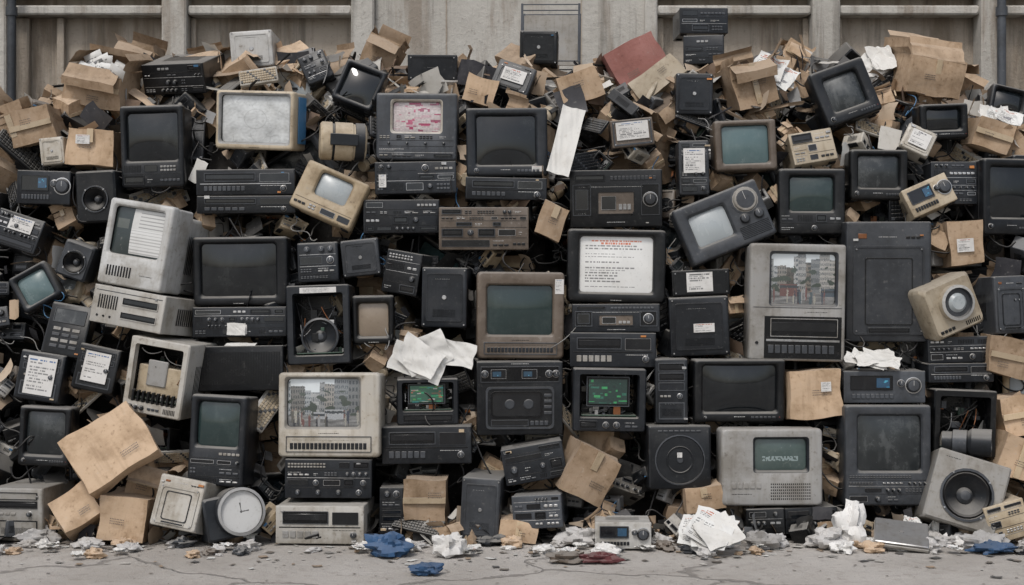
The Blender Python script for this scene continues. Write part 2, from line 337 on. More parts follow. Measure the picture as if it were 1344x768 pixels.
# ---------------------------------------------------------------- devices (front at y=0 facing -Y, body behind)
def tv(w,h,d,seed=0,body='blk',scr='s_dark',op=(0,.05,.8,.72),bez=None,ctl='btn',pic=None,pm='pict',taper=.62,rad=.014,stk=None,side=None,res=(110,80)):
    mb=MB(); r=random.Random(seed); bez=bez or body
    def L(kw,kh,y,rad_=rad): return rr(0,-(h-h*kh)/2*.7,w*kw,h*kh,rad_,y)
    ox,oz,ow,oh=op[0]*w,op[1]*h,op[2]*w,op[3]*h
    s=.05
    lp=[L(taper*.95,taper*.93,d,.02),L(taper,taper,d*.97,.02),L(.90,.90,d*.56,.02),L(.985,.985,d*.47),L(.985,.985,s+.008),L(.97,.97,s+.006),L(.97,.97,s),rr(0,0,w,h,rad,s-.001),rr(0,0,w,h,rad,.014),rr(0,0,w-.006,h-.006,rad,.006),rr(0,0,w-.014,h-.014,rad,.0015),rr(0,0,w-.024,h-.024,rad,0),
        rr(ox,oz,ow+.018,oh+.018,.016,0),rr(ox,oz,ow+.012,oh+.012,.016,.002),rr(ox,oz,ow-.004,oh-.004,.018,.016),rr(ox,oz,ow-.008,oh-.008,.018,.034)]
    mb.loft(lp,[body]*5+['blk2']+[body]*5+[body,bez,bez,'blk2'],True,False)
    if pic: mb.pic(ox-ow/2,ox+ow/2,oz-oh/2,oz+oh/2,.030,pic,res[0],res[1],.008,pm)
    else: mb.pic(ox-ow/2,ox+ow/2,oz-oh/2,oz+oh/2,.030,None,12,10,.013,scr)
    zb=-h/2+.012; zt=oz-oh/2-.012; hh=zt-zb; fm='blk' if body in('blk','dgry') else 'dgry'; bm='dgry' if body=='blk' else ('blk' if r.random()<.5 else body)
    if ctl=='none' and hh>.004: txt(mb,ox-.025,ox+.025,-h/2+.009,r,'label' if body in('blk','dgry') else 'blk2',0,.003)
    if hh>.012:
        if ctl=='btn':
            txt(mb,ox-.03,ox+.02,zb+hh*.55,r,'label'if body=='blk' else 'blk2'); btns(mb,w*.12,w*.4,zb+hh*.25,zb+hh*.25+min(.012,hh*.4),6,bm)
            knob(mb,-w*.38,zb+hh*.5,min(.012,hh*.32),fm); mb.box(w*.43,w*.44,-.002,.001,zb+hh*.4,zb+hh*.4+.004,'led')
        elif ctl=='row':
            frame(mb,-w*.42,w*.42,zb+hh*.1,zb+hh*.75,fm,body); btns(mb,-w*.38,w*.38,zb+hh*.22,zb+hh*.48,19,'blk' if body!='blk' else 'dgry',0); txt(mb,-w*.36,w*.3,zb+hh*.58,r,'blk2',0,.0025); txt(mb,-w*.1,w*.1,zb+hh*.85,r,'blk2')
        elif ctl=='vcr':
            mb.box(-w*.46,w*.46,-.002,.002,zt-.004,zt-.001,'dgry',.0005)
            panel(mb,-w*.36+ox*.3,w*.46,zb,zb+hh*.82,'blk2'); slot(mb,-w*.30+ox*.3,w*.42,zb+hh*.42,zb+hh*.78,-.003,'blk2','gry')
            mb.box(-w*.34+ox*.3,w*.44,-.0045,0,zb+hh*.33,zb+hh*.37,'metal',.0004)
            btns(mb,-w*.3,w*.4,zb+hh*.1,zb+hh*.26,10,'dgry',-.003); txt(mb,w*.1,w*.3,zb+hh*.9,r,'blk2')
            mb.cyl(-w*.42,zb+hh*.3,-.006,.001,.008,'blk')
        elif ctl=='grill':
            for q in range(6): vents(mb,-w*.02,w*.38,zb+hh*(.12+.1*q),zb+hh*(.17+.1*q),20,True)
            btns(mb,-w*.4,-w*.1,zb+hh*.5,zb+hh*.7,5,bm); txt(mb,-w*.4,-w*.2,zb+hh*.3,r,'blk2')
        elif ctl=='slots': vents(mb,-w*.38,w*.02,zb+hh*.25,zb+hh*.65,9,True); txt(mb,w*.15,w*.35,zb+hh*.4,r,'blk2')
        elif ctl=='rich': feat(mb,-w*.46,w*.46,zb,zt,r,0,bm,fm)
    if ctl=='side':
        x0=ox+ow/2+.02; cx=(x0+w/2)/2; R_=(w/2-x0)*.36
        knob(mb,cx,h*.22,R_,'gry',0,'dgry'); knob(mb,cx-R_*.6,-h*.08,R_*.4,'blk',0,'dgry'); knob(mb,cx+R_*.6,-h*.08,R_*.4,'blk',0,'dgry')
        vents(mb,x0+.004,w/2-.014,-h*.42,-h*.2,8,False)
    if body!='blk' or r.random()<.4: sidevents(mb,w*.97,h,d*.9)
    if stk:
        for (a,b,c,e) in stk: sticker(mb,r,a*w,b*w,c*h,e*h)
    if side: 
        x=w/2+.003; mb.box(x-.004,x,.07,d*.45,-h*.38,h*.42,side,.001)
    screws_feet(mb,w,h,d*.6)
    return mb
def deck(w,h,d,seed=0,body='blk',style='rich',stk=None,lip=True):
    mb=MB(); r=random.Random(seed)
    bm='dgry' if body in('blk','dgry') else 'blk'; fm='blk' if body=='blk' else ('blk2' if body=='dgry' else 'dgry')
    mb.box(-w/2+.003,w/2-.003,.012,d,-h/2,h/2-.002,body,.003)
    mb.loft([rr(0,0,w-.01,h-.006,.004,.018),rr(0,0,w,h,.005,.012),rr(0,0,w,h,.005,.005),rr(0,0,w-.004,h-.004,.004,.0015),rr(0,0,w-.010,h-.010,.004,0)],body)
    a,b,c,e=-w/2+.01,w/2-.01,-h/2+.008,h/2-.008
    if style=='rich': feat(mb,a,b,c,e,r,0,bm,fm)
    elif style=='vcr':
        slot(mb,-w*.42,w*.1,h*.02,h*.36,0,'blk2','dgry'); frame(mb,w*.14,w*.44,h*.0,h*.34,'metal' if r.random()<.5 else 'dgry','s_gloss',0,.003,.0015); btns(mb,-w*.42,w*.0,-h*.34,-h*.16,r.randint(5,9),r.choice([bm,bm,'gry'])); txt(mb,w*.15,w*.4,-h*.15,r,bm if body!='blk' else 'label')
        knob(mb,w*.38,-h*.26,min(h*.13,.014),fm); mb.box(-w*.46,w*.46,-.0012,.001,-h*.08,-h*.05,'metal' if r.random()<.5 else 'blk2',.0003)
    elif style=='stereo':
        frame(mb,-w*.2,w*.2,-h*.28,h*.12,fm,'brn'); frame(mb,-w*.16,w*.0,-h*.2,h*.04,'metal','s_gloss',-.001,.004,.002); btns(mb,w*.03,w*.17,-h*.2,-h*.1,3,'gry',-.001)
        for s in(-1,1):
            frame(mb,s*w*.37-w*.1,s*w*.37+w*.1,-h*.3,h*.25,'dgry','blk2')
            if s>0: knob(mb,s*w*.37,-h*.02,min(h*.16,w*.07),'blk')
            else: frame(mb,-w*.44,-w*.30,-h*.2,h*.16,'dgry','s_gloss',-.0015,.003,.003); txt(mb,-w*.43,-w*.33,-h*.27,r)
        slot(mb,-w*.45,-w*.12,h*.3,h*.42); btns(mb,-w*.06,w*.44,h*.32,h*.39,12,r.choice(['gry','dgry']))
        txt(mb,-w*.1,w*.1,-h*.42,r); txt(mb,-w*.4,w*.3,h*.2,r,'label',0,.002)
    elif style=='twin':
        frame(mb,-w*.46,w*.46,h*.22,h*.44,'dgry','blk2')
        for x in(-.34,.02): frame(mb,x*w,x*w+w*.18,h*.27,h*.40,'metal','s_gloss',-.0015,.003,.002); mb.pic(x*w+w*.02,x*w+w*.12,h*.30,h*.37,-.0052,ui(seed,((.1,.35,.5),(.3,.5,.55)),(.01,.04,.07),6),14,6,0,'pictlit')
        for x in(-.41,.34,.42): knob(mb,x*w,h*.335,h*.045,'blk')
        frame(mb,-w*.40,w*.40,-h*.42,h*.16,'dgry','blk',0,.006,.010,.02); frame(mb,-w*.34,w*.26,-h*.26,h*.10,'blk2','s_gloss',-.001,.008,.008,.018)
        frame(mb,-w*.34,w*.1,-h*.38,-h*.29,'dgry','s_gloss',-.001); btns(mb,w*.12,w*.34,-h*.37,-h*.31,4,'dgry',-.001)
        for q in range(4): mb.box(w*.28,w*.37,-.006,0,-h*.22+q*h*.08,-h*.18+q*h*.08,'dgry')
        mb.cyl(-w*.12,-h*.08,-.006,0,h*.07,'dgry',20); mb.cyl(w*.10,-h*.08,-.006,0,h*.07,'dgry',20); txt(mb,-w*.1,w*.1,h*.47,r)
    elif style=='panel':
        frame(mb,a,b,c,e,fm,body,0,.004,.008); txt(mb,-w*.1,w*.1,0,r)
        for sx in(-1,1):
            for sz in(-1,1): mb.cyl(sx*(w/2-.018),sz*(h/2-.016),-.006,0,.004,'metal',8)
    elif style=='drive':
        slot(mb,-w*.08,w*.42,h*.06,h*.28,0,'blk2',body); slot(mb,-w*.08,w*.42,-h*.30,-h*.10,0,'blk2',body); vents(mb,-w*.42,-w*.14,-h*.1,h*.26,8,True)
        for q in range(3): mb.cyl(-w*.40+q*w*.09,-h*.3,-.004,.001,.006,'blk',12)
        mb.box(-w*.46,w*.46,-.0012,.001,h*.36,h*.38,'dgry',.0003)
    elif style=='display':
        frame(mb,-w*.42,w*.1,-h*.1,h*.36,fm,'s_gloss'); mb.pic(-w*.1,w*.06,-h*.02,h*.28,-.004,ui(seed,((.02,.15,.26),(.05,.28,.4)),(.01,.05,.1),8),16,8,0,'pictlit')
        knob(mb,w*.35,h*.05,h*.22,'blk'); knob(mb,w*.2,h*.12,h*.1,'blk'); btns(mb,-w*.4,w*.12,-h*.36,-h*.22,9,bm)
    # top detail: vent slots
    n=12
    for i in range(n):
        y=d*.35+d*.4*i/n
        mb.add([(-w*.3,y,h/2-.0008),(w*.3,y,h/2-.0008),(w*.3,y+d*.014,h/2-.0008),(-w*.3,y+d*.014,h/2-.0008)],[[0,1,2,3]],'blk2')
    sidevents(mb,w,h,d); tags(mb,w,h,r)
    if stk:
        for (a,b,c,e) in stk: sticker(mb,r,a*w,b*w,c*h,e*h,-.0075)
    screws_feet(mb,w,h,d); return mb
def tower(w,h,d,seed=0,body='blk',style='pc',stk=None):
    mb=MB(); r=random.Random(seed); bm='dgry' if body=='blk' else 'blk'; fm='blk' if body!='blk' else 'dgry'
    mb.box(-w/2+.003,w/2-.003,.014,d,-h/2,h/2,body,.003)
    mb.loft([rr(0,0,w,h,.008,.020),rr(0,0,w,h,.010,.010),rr(0,0,w-.006,h-.006,.010,.003),rr(0,0,w-.016,h-.016,.008,0)],body)
    if style=='pc':
        z=h/2-.02; bh=min(.042,h*.14)
        for i in range(2 if h<.3 else 3):
            if r.random()<.55: slot(mb,-w*.4,w*.4,z-bh,z,0,'blk2',fm)
            else: frame(mb,-w*.4,w*.4,z-bh,z,fm,body)
            z-=bh+.006
        knob(mb,w*.25,z-.02,min(.012,w*.1),fm); btns(mb,-w*.35,0,z-.025,z-.015,3,'gry')
        frame(mb,-w*.4,w*.4,-h/2+.02,z-.05,fm,body,0,.003,.006); vents(mb,-w*.3,w*.3,-h/2+.035,-h/2+.035+h*.12,9,False); txt(mb,-w*.2,w*.1,z-.06,r)
    elif style=='panel':
        frame(mb,-w*.42,w*.42,-h*.44,h*.30,body,body,0,.006,.010,.015); frame(mb,-w*.28,w*.28,-h*.36,h*.20,fm,body,-.001,.004,.005,.01)
        txt(mb,-w*.12,w*.1,h*.37,r); mb.box(-w*.36,-w*.26,-.003,.001,h*.36,h*.40,'copper'); btns(mb,w*.2,w*.38,h*.36,h*.38,3,bm); slot(mb,-w*.25,w*.25,-h*.43,-h*.38,-.006,'blk2',body)
        for sx in(-1,1):
            for sz in(-.41,.27): mb.cyl(sx*w*.38,sz*h,-.009,0,.004,'metal',8)
    elif style=='disc':
        C=lambda k,y:circ(0,-h*.04,w*k,y,28)
        mb.loft([C(.40,.001),C(.40,-.004),C(.38,-.005),C(.37,-.001),C(.22,-.001),C(.215,-.004),C(.20,-.004),C(.19,-.001),C(.05,-.002),C(.045,-.006)],[fm,fm,'blk2','blk','blk','blk','blk','blk','dgry'],False,True)
        btns(mb,-w*.35,w*.35,h*.40,h*.43,8,bm)
    elif style=='plain':
        frame(mb,-w*.4,w*.4,-h*.4,h*.4,body,body,0,.004,.006,.01); mb.cyl(0,0,-.006,0,w*.05,'metal',12); txt(mb,-w*.2,w*.1,h*.3,r)
        for sx in(-1,1):
            for sz in(-1,1): mb.cyl(sx*w*.44,sz*h*.45,-.004,.001,.004,'metal',8)
        vents(mb,-w*.25,w*.25,-h*.33,-h*.2,8,False)
    elif style=='phone':
        frame(mb,-w*.38,w*.38,h*.12,h*.4,fm,'s_dust')
        for q in range(4): btns(mb,-w*.32,w*.36,-h*.36+q*h*.11,-h*.30+q*h*.11,3,'gry' if q%2 else 'dgry')
    else: feat(mb,-w/2+.012,w/2-.012,-h/2+.012,h/2-.012,r,0,bm,fm)
    sidevents(mb,w,h,d); tags(mb,w,h,r,-.0085)
    if stk:
        for (a,b,c,e) in stk: sticker(mb,r,a*w,b*w,c*h,e*h,-.0088)
    screws_feet(mb,w,h,d); return mb
def cabinet(w,h,d,seed=0,body='blk',inside='mix',fr=.1,low=.0,stk=None,lit=None):
    """gutted housing: open front, electronics inside"""
    mb=MB(); r=random.Random(seed)
    oz=h*low/2; ow=w*(1-2*fr); oh=h*(1-2*fr-low)
    mb.loft([rr(0,0,w*.96,h*.96,.01,d),rr(0,0,w,h,.01,d*.9),rr(0,0,w,h,.01,.008),rr(0,0,w-.012,h-.012,.01,0),rr(0,oz,ow,oh,.012,0),rr(0,oz,ow,oh,.012,.02),rr(0,oz,ow*.96,oh*.96,.01,.03),rr(0,oz,ow*.96,oh*.96,.01,d*.85)],[body]*6+['blk2'])
    x0,x1,z0,z1=-ow*.46,ow*.46,oz-oh*.46,oz+oh*.46
    mb.box(x0,x1,d*.1,d*.7,z0,z0+.006,'pcb')
    for i in range(26):
        a=r.uniform(x0,x1-.03);s=r.uniform(.012,.04);y=r.uniform(.04,d*.6);z=z0+.004 if r.random()<.6 else r.uniform(z0,z1-s)
        mb.box(a,a+s,y,y+s,z,z+s*r.uniform(.5,1.6),r.choice(['metal','blk','dgry','pcb','copper','lgry','blk2']),.001)
    for i in range(14):
        p=Vector((r.uniform(x0,x1),r.uniform(.03,d*.4),r.uniform(z0,z1))); q=Vector((r.uniform(x0,x1),r.uniform(.03,d*.4),r.uniform(z0,z1)))
        mid=(p+q)/2+Vector((r.uniform(-.03,.03),-.01,-.04)); pts=[p*(1-t)**2+mid*2*t*(1-t)+q*t*t for t in [k/7 for k in range(8)]]
        for pt in pts: pt.z=max(pt.z,z0)
        mb.tube(pts,.0022,r.choice(['rubber','rubber','rubber','copper','dgry','gry']),5)
    if inside=='speaker':
        C=lambda k,y:circ(0,-h*.15,w*k,y,28)
        mb.loft([C(.3,.09),C(.3,.05),C(.27,.045),C(.25,.055),C(.1,.08),C(.05,.07)],['dgry','dgry','rubber','blk','blk','dgry'])
    if inside=='rail':
        for i in range(9): x=x0+(x1-x0)*(i+.5)/9; mb.box(x-.005,x+.005,-.004,.02,z0-.01,z0+oh*.16,'blk2',.001)
        mb.box(x0,x1,.05,.2,z0+oh*.1,z0+oh*.6,'bei',.004); mb.box(x0+ow*.2,x0+ow*.6,.04,.06,z0+oh*.25,z0+oh*.7,'gry',.004)
    if lit: 
        frame(mb,x0+ow*.08,x1-ow*.12,z0+oh*.22,z1-oh*.02,'dgry','blk2',.03); mb.pic(x0+ow*.12,x1-ow*.16,z0+oh*.28,z1-oh*.08,.026,lit,60,40,0,'pictlit')
    if low>.05: feat(mb,-w*.42,w*.42,-h/2+.01,-h/2+h*(low+fr)-.008,r,0,'dgry','blk')
    if stk:
        for (a,b,c,e) in stk: sticker(mb,r,a*w,b*w,c*h,e*h,-.002)
    sidevents(mb,w,h,d); return mb
def speaker(w,h,d,seed=0,body='gry',cr=.36,cz=-.05):
    mb=MB(); r=random.Random(seed); R=min(w,h)*cr; Z=h*cz
    C=lambda k,y:circ(0,Z,R*k,y,24)
    mb.loft([rr(0,0,w*.94,h*.94,.01,d,5),rr(0,0,w,h,.012,d*.9,5),rr(0,0,w,h,.012,.012,5),rr(0,0,w-.02,h-.02,.012,0,5),C(1.12,0),C(1.1,-.008),C(1.0,-.008),C(.97,.004),C(.9,-.004),C(.8,.006),C(.35,.045),C(.33,.04),C(.2,.022),C(.05,.018)],[body]*5+['dgry','blk','rubber','rubber','blk','blk','dgry','dgry'])
    for k in range(4): a=math.pi/4+k*math.pi/2; mb.cyl(R*1.06*math.cos(a),Z+R*1.06*math.sin(a),-.011,0,.005,'metal',8)
    txt(mb,-w*.4,-w*.2,h*.4,r,'blk2'); return mb
def cardboard(w,h,d,seed=0,opened=True,mat='card',stk=None,stuff=False):
    mb=MB(); r=random.Random(seed)
    mb.gbox(-w/2,w/2,0,d,-h/2,h/2,mat,7,.018,seed,top=not opened)
    def flap(p0,p1,out,ln,ang):
        p0=Vector(p0);p1=Vector(p1);out=Vector(out);n=4;vs=[]
        for j in range(n+1):
            a=ang+j*r.uniform(-.05,.12); 
            for i in range(n+1):
                p=p0.lerp(p1,.02+.96*i/n)+(out*math.sin(a)+Vector((0,0,1))*math.cos(a))*ln*j/n
                vs.append(p+noise.noise_vector(p*9+Vector((seed,0,0)))*.008)
        mb.add(vs,[[j*(n+1)+i,j*(n+1)+i+1,(j+1)*(n+1)+i+1,(j+1)*(n+1)+i] for j in range(n) for i in range(n)],mat)
    if opened:
        z=h/2
        mb.add([(-w/2,.0,z-.3*h),(w/2,.0,z-.3*h),(w/2,d,z-.3*h),(-w/2,d,z-.3*h)],[[0,1,2,3]],'card_shade')  # raised inner floor, painted dark for the shade inside the box
        flap((-w/2,0,z),(w/2,0,z),(0,-1,0),d*.42,r.choice([-1.3,-.9,.5,2.3,2.0])); flap((-w/2,d,z),(w/2,d,z),(0,1,0),d*.42,r.uniform(-1.2,.8))
        flap((-w/2,0,z),(-w/2,d,z),(-1,0,0),w*.3,r.uniform(-1.2,1.8)); flap((w/2,0,z),(w/2,d,z),(1,0,0),w*.3,r.uniform(-1.2,1.8))
    if stuff:
        for i in range(12):
            a=r.uniform(-w*.4,w*.25); y=r.uniform(.02,d*.8); mb.M=Matrix.Translation((a,y,h/2-.02))@Matrix.Rotation(r.uniform(-.6,.6),4,'Y')@Matrix.Rotation(r.uniform(-.9,.6),4,'X')
            mb.pic(0,r.uniform(.05,.12),0,r.uniform(.04,.09),0,doc(i+seed),10,8,.01,'paint')
        mb.M=Matrix.Identity(4)
    k=r.random()
    if k<.6:
        if r.random()<.4: mb.box(-w*.5,w*.5,-.0125,-.002,-.014,.014,'tape',.0005)
        else: mb.box(-.016,.016,-.0125,-.002,-h*.48 if r.random()<.5 else h*.1,h*.48,'tape',.0005)
    x=r.uniform(-.35,.1)*w; z=r.uniform(-.35,.1)*h; sz=min(w,h)*.22
    for q in range(3): txt(mb,x,x+sz*1.4,z+q*.011,r,'brn',-.0115,.005)
    if stk:
        for (a,b,c,e) in stk: sticker(mb,r,a*w,b*w,c*h,e*h,-.0135)
    return mb
def sheet(w,h,d,seed=0,curl=.03,pf=None,crump=.012):
    mb=MB(); f=pf or doc(seed); vs=[];cs=[];fs=[];m=36
    for j in range(m+1):
        for i in range(m+1):
            u=i/m-.5;v=j/m-.5; p=Vector((u*w,0,v*h)); q=noise.noise_vector(Vector((u*2.5,v*2.5,seed*1.3)))*crump
            p+=q; p.y+=curl*4*(u*u*.7+v*v*.4)*-1+abs(noise.noise(Vector((u*4+v*3,seed,v))))*crump; vs.append(p)
    for j in range(m):
        for i in range(m):
            a=j*(m+1)+i; fs.append([a,a+1,a+m+2,a+m+1]); cs.append(f((i+.5)/m,(j+.5)/m))
    mb.add(vs,fs,'paint',cs); return mb
def blank(u,v): return (.66,.65,.62)
def papers_pile(w,h,d,seed=0,n=5,pf=None):
    mb=MB(); r=random.Random(seed)
    for k in range(n):
        sub=sheet(w*r.uniform(.45,.7),h*r.uniform(.5,.8),0,seed*9+k,r.uniform(.0,.02),pf or (blank if r.random()<.3 else None),.014)
        M=Matrix.Translation((r.uniform(-.22,.22)*w,k*.01,r.uniform(-.15,.15)*h))@Matrix.Rotation(r.uniform(-.6,.6),4,'Y')@Matrix.Rotation(r.uniform(-.12,.12),4,'X')
        o=len(mb.v); mb.v+=[M@p for p in sub.v]; i=mb.mi('paint')
        for kk,f in enumerate(sub.f): mb.c[len(mb.f)]=sub.c[kk]; mb.f.append([q+o for q in f]); mb.m.append(i)
    return mb
def crumple(w,h,d,seed=0,mat='cloth',mb=None,M=None):
    mb=mb or MB(); n=26;m=14;vs=[];fs=[]
    for j in range(m+1):
        for i in range(n):
            a=i/n*2*math.pi;b=(j/m-.5)*math.pi; p=Vector((math.cos(a)*math.cos(b),math.sin(a)*math.cos(b),math.sin(b)))
            k=1+.65*noise.noise(p*1.6+Vector((seed*5,0,0)))+.45*abs(noise.noise(p*3.8+Vector((0,seed,0))))-.1+.22*noise.noise(p*8+Vector((seed,0,0)))
            q=Vector((p.x*w/2*k,d/2+p.y*d/2*k,max(p.z*h/2*k,-h*.42))); vs.append(M@q if M is not None else q)
    for j in range(m):
        for i in range(n): a=j*n+i;b=j*n+(i+1)%n; fs.append([a,b,b+n,a+n])
    mb.add(vs,fs,mat); return mb
def keyboard(w,h,d,seed=0,body='lgry'):
    mb=MB(); mb.box(-w/2,w/2,0,.025,-h/2,h/2,body,.004); rows=5; cols=15
    for j in range(rows):
        for i in range(cols):
            x=-w*.47+w*.94*i/cols; z=-h*.42+h*.8*j/rows; mb.box(x,x+w*.94/cols*.85,-.008,.002,z,z+h*.8/rows*.82,'dgry' if (i+j)%7==0 else ('blk' if body=='blk' else 'bei'),.002)
    return mb
def laptop(w,h,d,seed=0):
    mb=MB(); mb.box(-w/2,w/2,0,.018,-h/2,h/2,'gry',.004); mb.box(-w*.49,w*.49,-.014,-.002,-h*.49,h*.49,'metal',.005)
    mb.box(-w*.4,w*.4,-.003,.001,h*.5,h*.53,'dgry',.001); mb.cyl(0,0,-.0155,-.013,w*.05,'dgry',16); return mb
def drum(w,h,d,seed=0,body='bei'):
    mb=MB(); r=min(w,h)*.45; C=lambda k,y:circ(0,0,r*k,y,26)
    mb.M=Matrix.Rotation(RAD(90),4,'Z')@Matrix.Translation((0,-w/2,0))
    mb.loft([C(.9,w),C(1,w-.01),C(1,w*.75),C(.93,w*.74),C(.93,w*.7),C(1,w*.69),C(1,w*.3),C(.94,w*.29),C(.94,w*.25),C(1,w*.24),C(1,.01),C(.85,0),C(.8,.02),C(.2,.02)],[body,body,body,'blk','blk',body,'brn',body,'blk','blk',body,'metal','blk2'])
    mb.M=Matrix.Identity(4); mb.box(-w*.3,w*.3,-r-.01,-r+.02,-r*.3,r*.3,'blk',.003); return mb
def lensunit(w,h,d,seed=0,body='bei'):
    mb=MB(); r=random.Random(seed)
    mb.loft([rr(0,0,w*.8,h*.8,.02,d,5),rr(0,0,w,h,.03,d*.7,5),rr(0,0,w,h,.02,.03,5),rr(0,0,w*.9,h*.9,.03,0,5),circ(w*.05,h*.05,w*.32,0,24),circ(w*.05,h*.05,w*.31,-.03,24),circ(w*.05,h*.05,w*.26,-.035,24),circ(w*.05,h*.05,w*.24,-.02,24)],[body,body,body,body,body,'lgry','dgry','dgry'])
    mb.cyl(w*.05,h*.05,-.034,-.02,w*.17,'s_grey',20,.3); btns(mb,-w*.4,-w*.1,-h*.4,-h*.34,4,'blk'); vents(mb,w*.1,w*.4,-h*.42,-h*.34,8); return mb
def discbox(w,h,d,seed=0,body='blk'):
    mb=MB(); R=min(w,h)*.46
    mb.loft([circ(0,0,R*1.0,d,36),circ(0,0,R*1.06,d*.9,36),circ(0,0,R*1.06,.0,36)],body); mb.box(-R*1.5,R*.9,d*.25,d*1.3,-R*1.08,R*.8,body,.01)
    mb.loft([circ(0,0,R*1.04,.002,36),circ(0,0,R*1.04,-.022,36),circ(0,0,R*.92,-.026,36),circ(0,0,R*.9,-.008,36)],['dgry','gry','blk2'],False,False)
    def f(u,v):
        x=u-.5;y=v-.5;q=math.hypot(x,y); a=math.atan2(y,x)
        if .40<q<.44 and abs(((a/(math.pi/6))%1)-.5)>.42: return (.12,.12,.12)
        if (abs(x)<.010 and 0<y<.3) or (abs(y)<.014 and 0<x<.2): return (.05,.05,.05)
        return (.55,.55,.54)
    vs=[(0,-.01,0)];fs=[];cs=[];K=16;n=72
    for k in range(1,K+1):
        for i in range(n): a=i/n*6.2832; vs.append((R*.9*k/K*math.cos(a),-.01,R*.9*k/K*math.sin(a)))
    for i in range(n): fs.append([0,1+i,1+(i+1)%n]); cs.append((.1,.1,.1))
    for k in range(1,K):
        for i in range(n):
            p=1+(k-1)*n+i;q=1+(k-1)*n+(i+1)%n; a=(i+.5)/n*6.2832; rr_=.5*(k+.5)/K; fs.append([p,q,q+n,p+n]); cs.append(f(.5+rr_*math.cos(a),.5+rr_*math.sin(a)))
    mb.add(vs,fs,'paint',cs); return mb
def rack(w,h,d,seed=0):
    mb=MB(); t=.007
    for x in(-w/2,w/2):
        for y in(0,d): mb.box(x-t,x+t,y-t/2,y+t/2,-h/2,h/2,'dgry',.002)
    for z in(-h/2+t,h/2-t,h*.38):
        for y in(0,d): mb.box(-w/2+t,w/2-t,y-t/2+.001,y+t/2-.001,z-t/2,z+t/2,'dgry',.002)
    mb.box(-w/2+t,w/2-t,d*.4,d*.4+.01,-h*.5,h*.36,'gry',.002); return mb
def lensbarrel(w,h,d,seed=0):
    mb=MB(); mb.M=Matrix.Rotation(RAD(70),4,'Z')@Matrix.Translation((0,-w/2,0)); r=h/2; C=lambda k,y:circ(0,0,r*k,y,24)
    mb.loft([C(.7,w),C(.7,w*.8),C(.85,w*.78),C(.85,w*.5),C(.8,w*.48),C(1,w*.4),C(1,0),C(.85,0),C(.8,.03)],['blk','blk','dgry','blk2','blk','blk','blk2','s_gloss']); return mb
# ---------------------------------------------------------------- placement
CY=-7.0; F=1867.0; CZ=1.2
def yf(z):
    z=max(z,0); return -0.16+0.28*z+(0.7*(z-2.0) if z>2 else 0)
def solve(px,py,dy=0):
    z=1.2
    for _ in range(10):
        y=yf(z)+dy; D=y-CY; z=CZ+(384-py)/F*D
    return (px-672)/F*D,y,z,D
_seed=[10]
def H(name,fn,x0,y0,x1,y1,d=.36,yaw=0,lean=0,roll=0,dy=0,g=False,**k):
    _seed[0]+=1
    if g: 
        y=min(CZ*F/(y1-384)+CY, -.24 if g is True else g); D=y-CY
    else: _,y,_,D=solve((x0+x1)/2,y1,dy)
    w=(x1-x0)/F*D; h=(y1-y0)/F*D
    k.setdefault('seed',_seed[0])
    o=mkobj(name,fn(w,h,d,**k).mesh(name))
    jr=random.Random(_seed[0]*7); 
    if not g and roll==0:
        q=1.2 if w>.36 else 2.6
        roll=jr.uniform(-q,q); yaw+=jr.uniform(-5,5); lean+=jr.uniform(-2,3)
    M=Matrix.Translation((((x0+x1)/2-672)/F*D,y,CZ+(384-(y0+y1)/2)/F*D))@Matrix.Rotation(RAD(yaw),4,'Z')@Matrix.Rotation(RAD(-lean),4,'X')@Matrix.Rotation(RAD(roll),4,'Y')
    mz=min((M@v.co).z for v in o.data.vertices)
    if mz<.004 or g: M=Matrix.Translation((0,0,.004-mz))@M
    o.matrix_world=M; return o
T='crt_television'; MO='crt_monitor'; V='videocassette_recorder'; PC='computer_tower'; CB='cardboard_box'
# --- crest
H(CB,cardboard,82,88,160,140,.3,roll=12,yaw=-12,lean=-10,stuff=True)
H(CB,cardboard,148,60,198,96,.25,roll=18,dy=.1)
H('desktop_computer',tower,302,40,358,88,.3,body='lgry',style='plain',roll=-4,dy=.05)
H(V,deck,185,84,270,124,.36,yaw=-12,lean=-18,body='blk')
H('keyboard',keyboard,314,86,364,112,roll=-12,lean=35,body='lgry')
H(MO,tv,443,82,500,140,.28,roll=22,lean=10,scr='s_dark',op=(0,0,.8,.78))
H(CB,cardboard,476,50,520,92,.25,roll=25,seed=5,dy=.1)
H('stereo_amplifier',deck,535,72,600,106,.3,body='blk',style='panel',lean=-8)
H('cassette_player',tower,648,80,700,122,.15,roll=20,lean=20,body='dgry',style='panel',stk=[(-.3,.3,-.2,.25)])
H('loudspeaker',tower,682,40,732,84,.2,body='blk',style='plain',dy=.1)
H('metal_rack',rack,685,4,760,82,.25,dy=.45)
H(CB,cardboard,800,52,872,104,.28,roll=-28,mat='red',opened=False,dy=.05)
H(CB,cardboard,826,86,900,120,.2,roll=-38,mat='bei',opened=False,lean=15)
H('stereo_amplifier',tower,887,96,936,150,.25,body='blk',style='plain')
H('radio_receiver',deck,892,10,956,44,.25,dy=.1,yaw=8)
H('radio_receiver',deck,897,46,950,84,.25,dy=.08,yaw=-5)
H(CB,cardboard,962,82,1020,138,.26,roll=-14,yaw=10)
H(MO,tv,1072,82,1148,158,.3,roll=-20,lean=8,scr='s_dust',op=(0,.02,.62,.62))
H(CB,cardboard,1190,78,1268,126,.34,roll=7,yaw=10,lean=-10,seed=3)
H(CB,cardboard,1030,60,1062,84,.2,roll=30,dy=.2)
H(CB,cardboard,0,150,30,182,.3,roll=-20)
H(CB,cardboard,12,142,68,188,.3,roll=-14,opened=False)
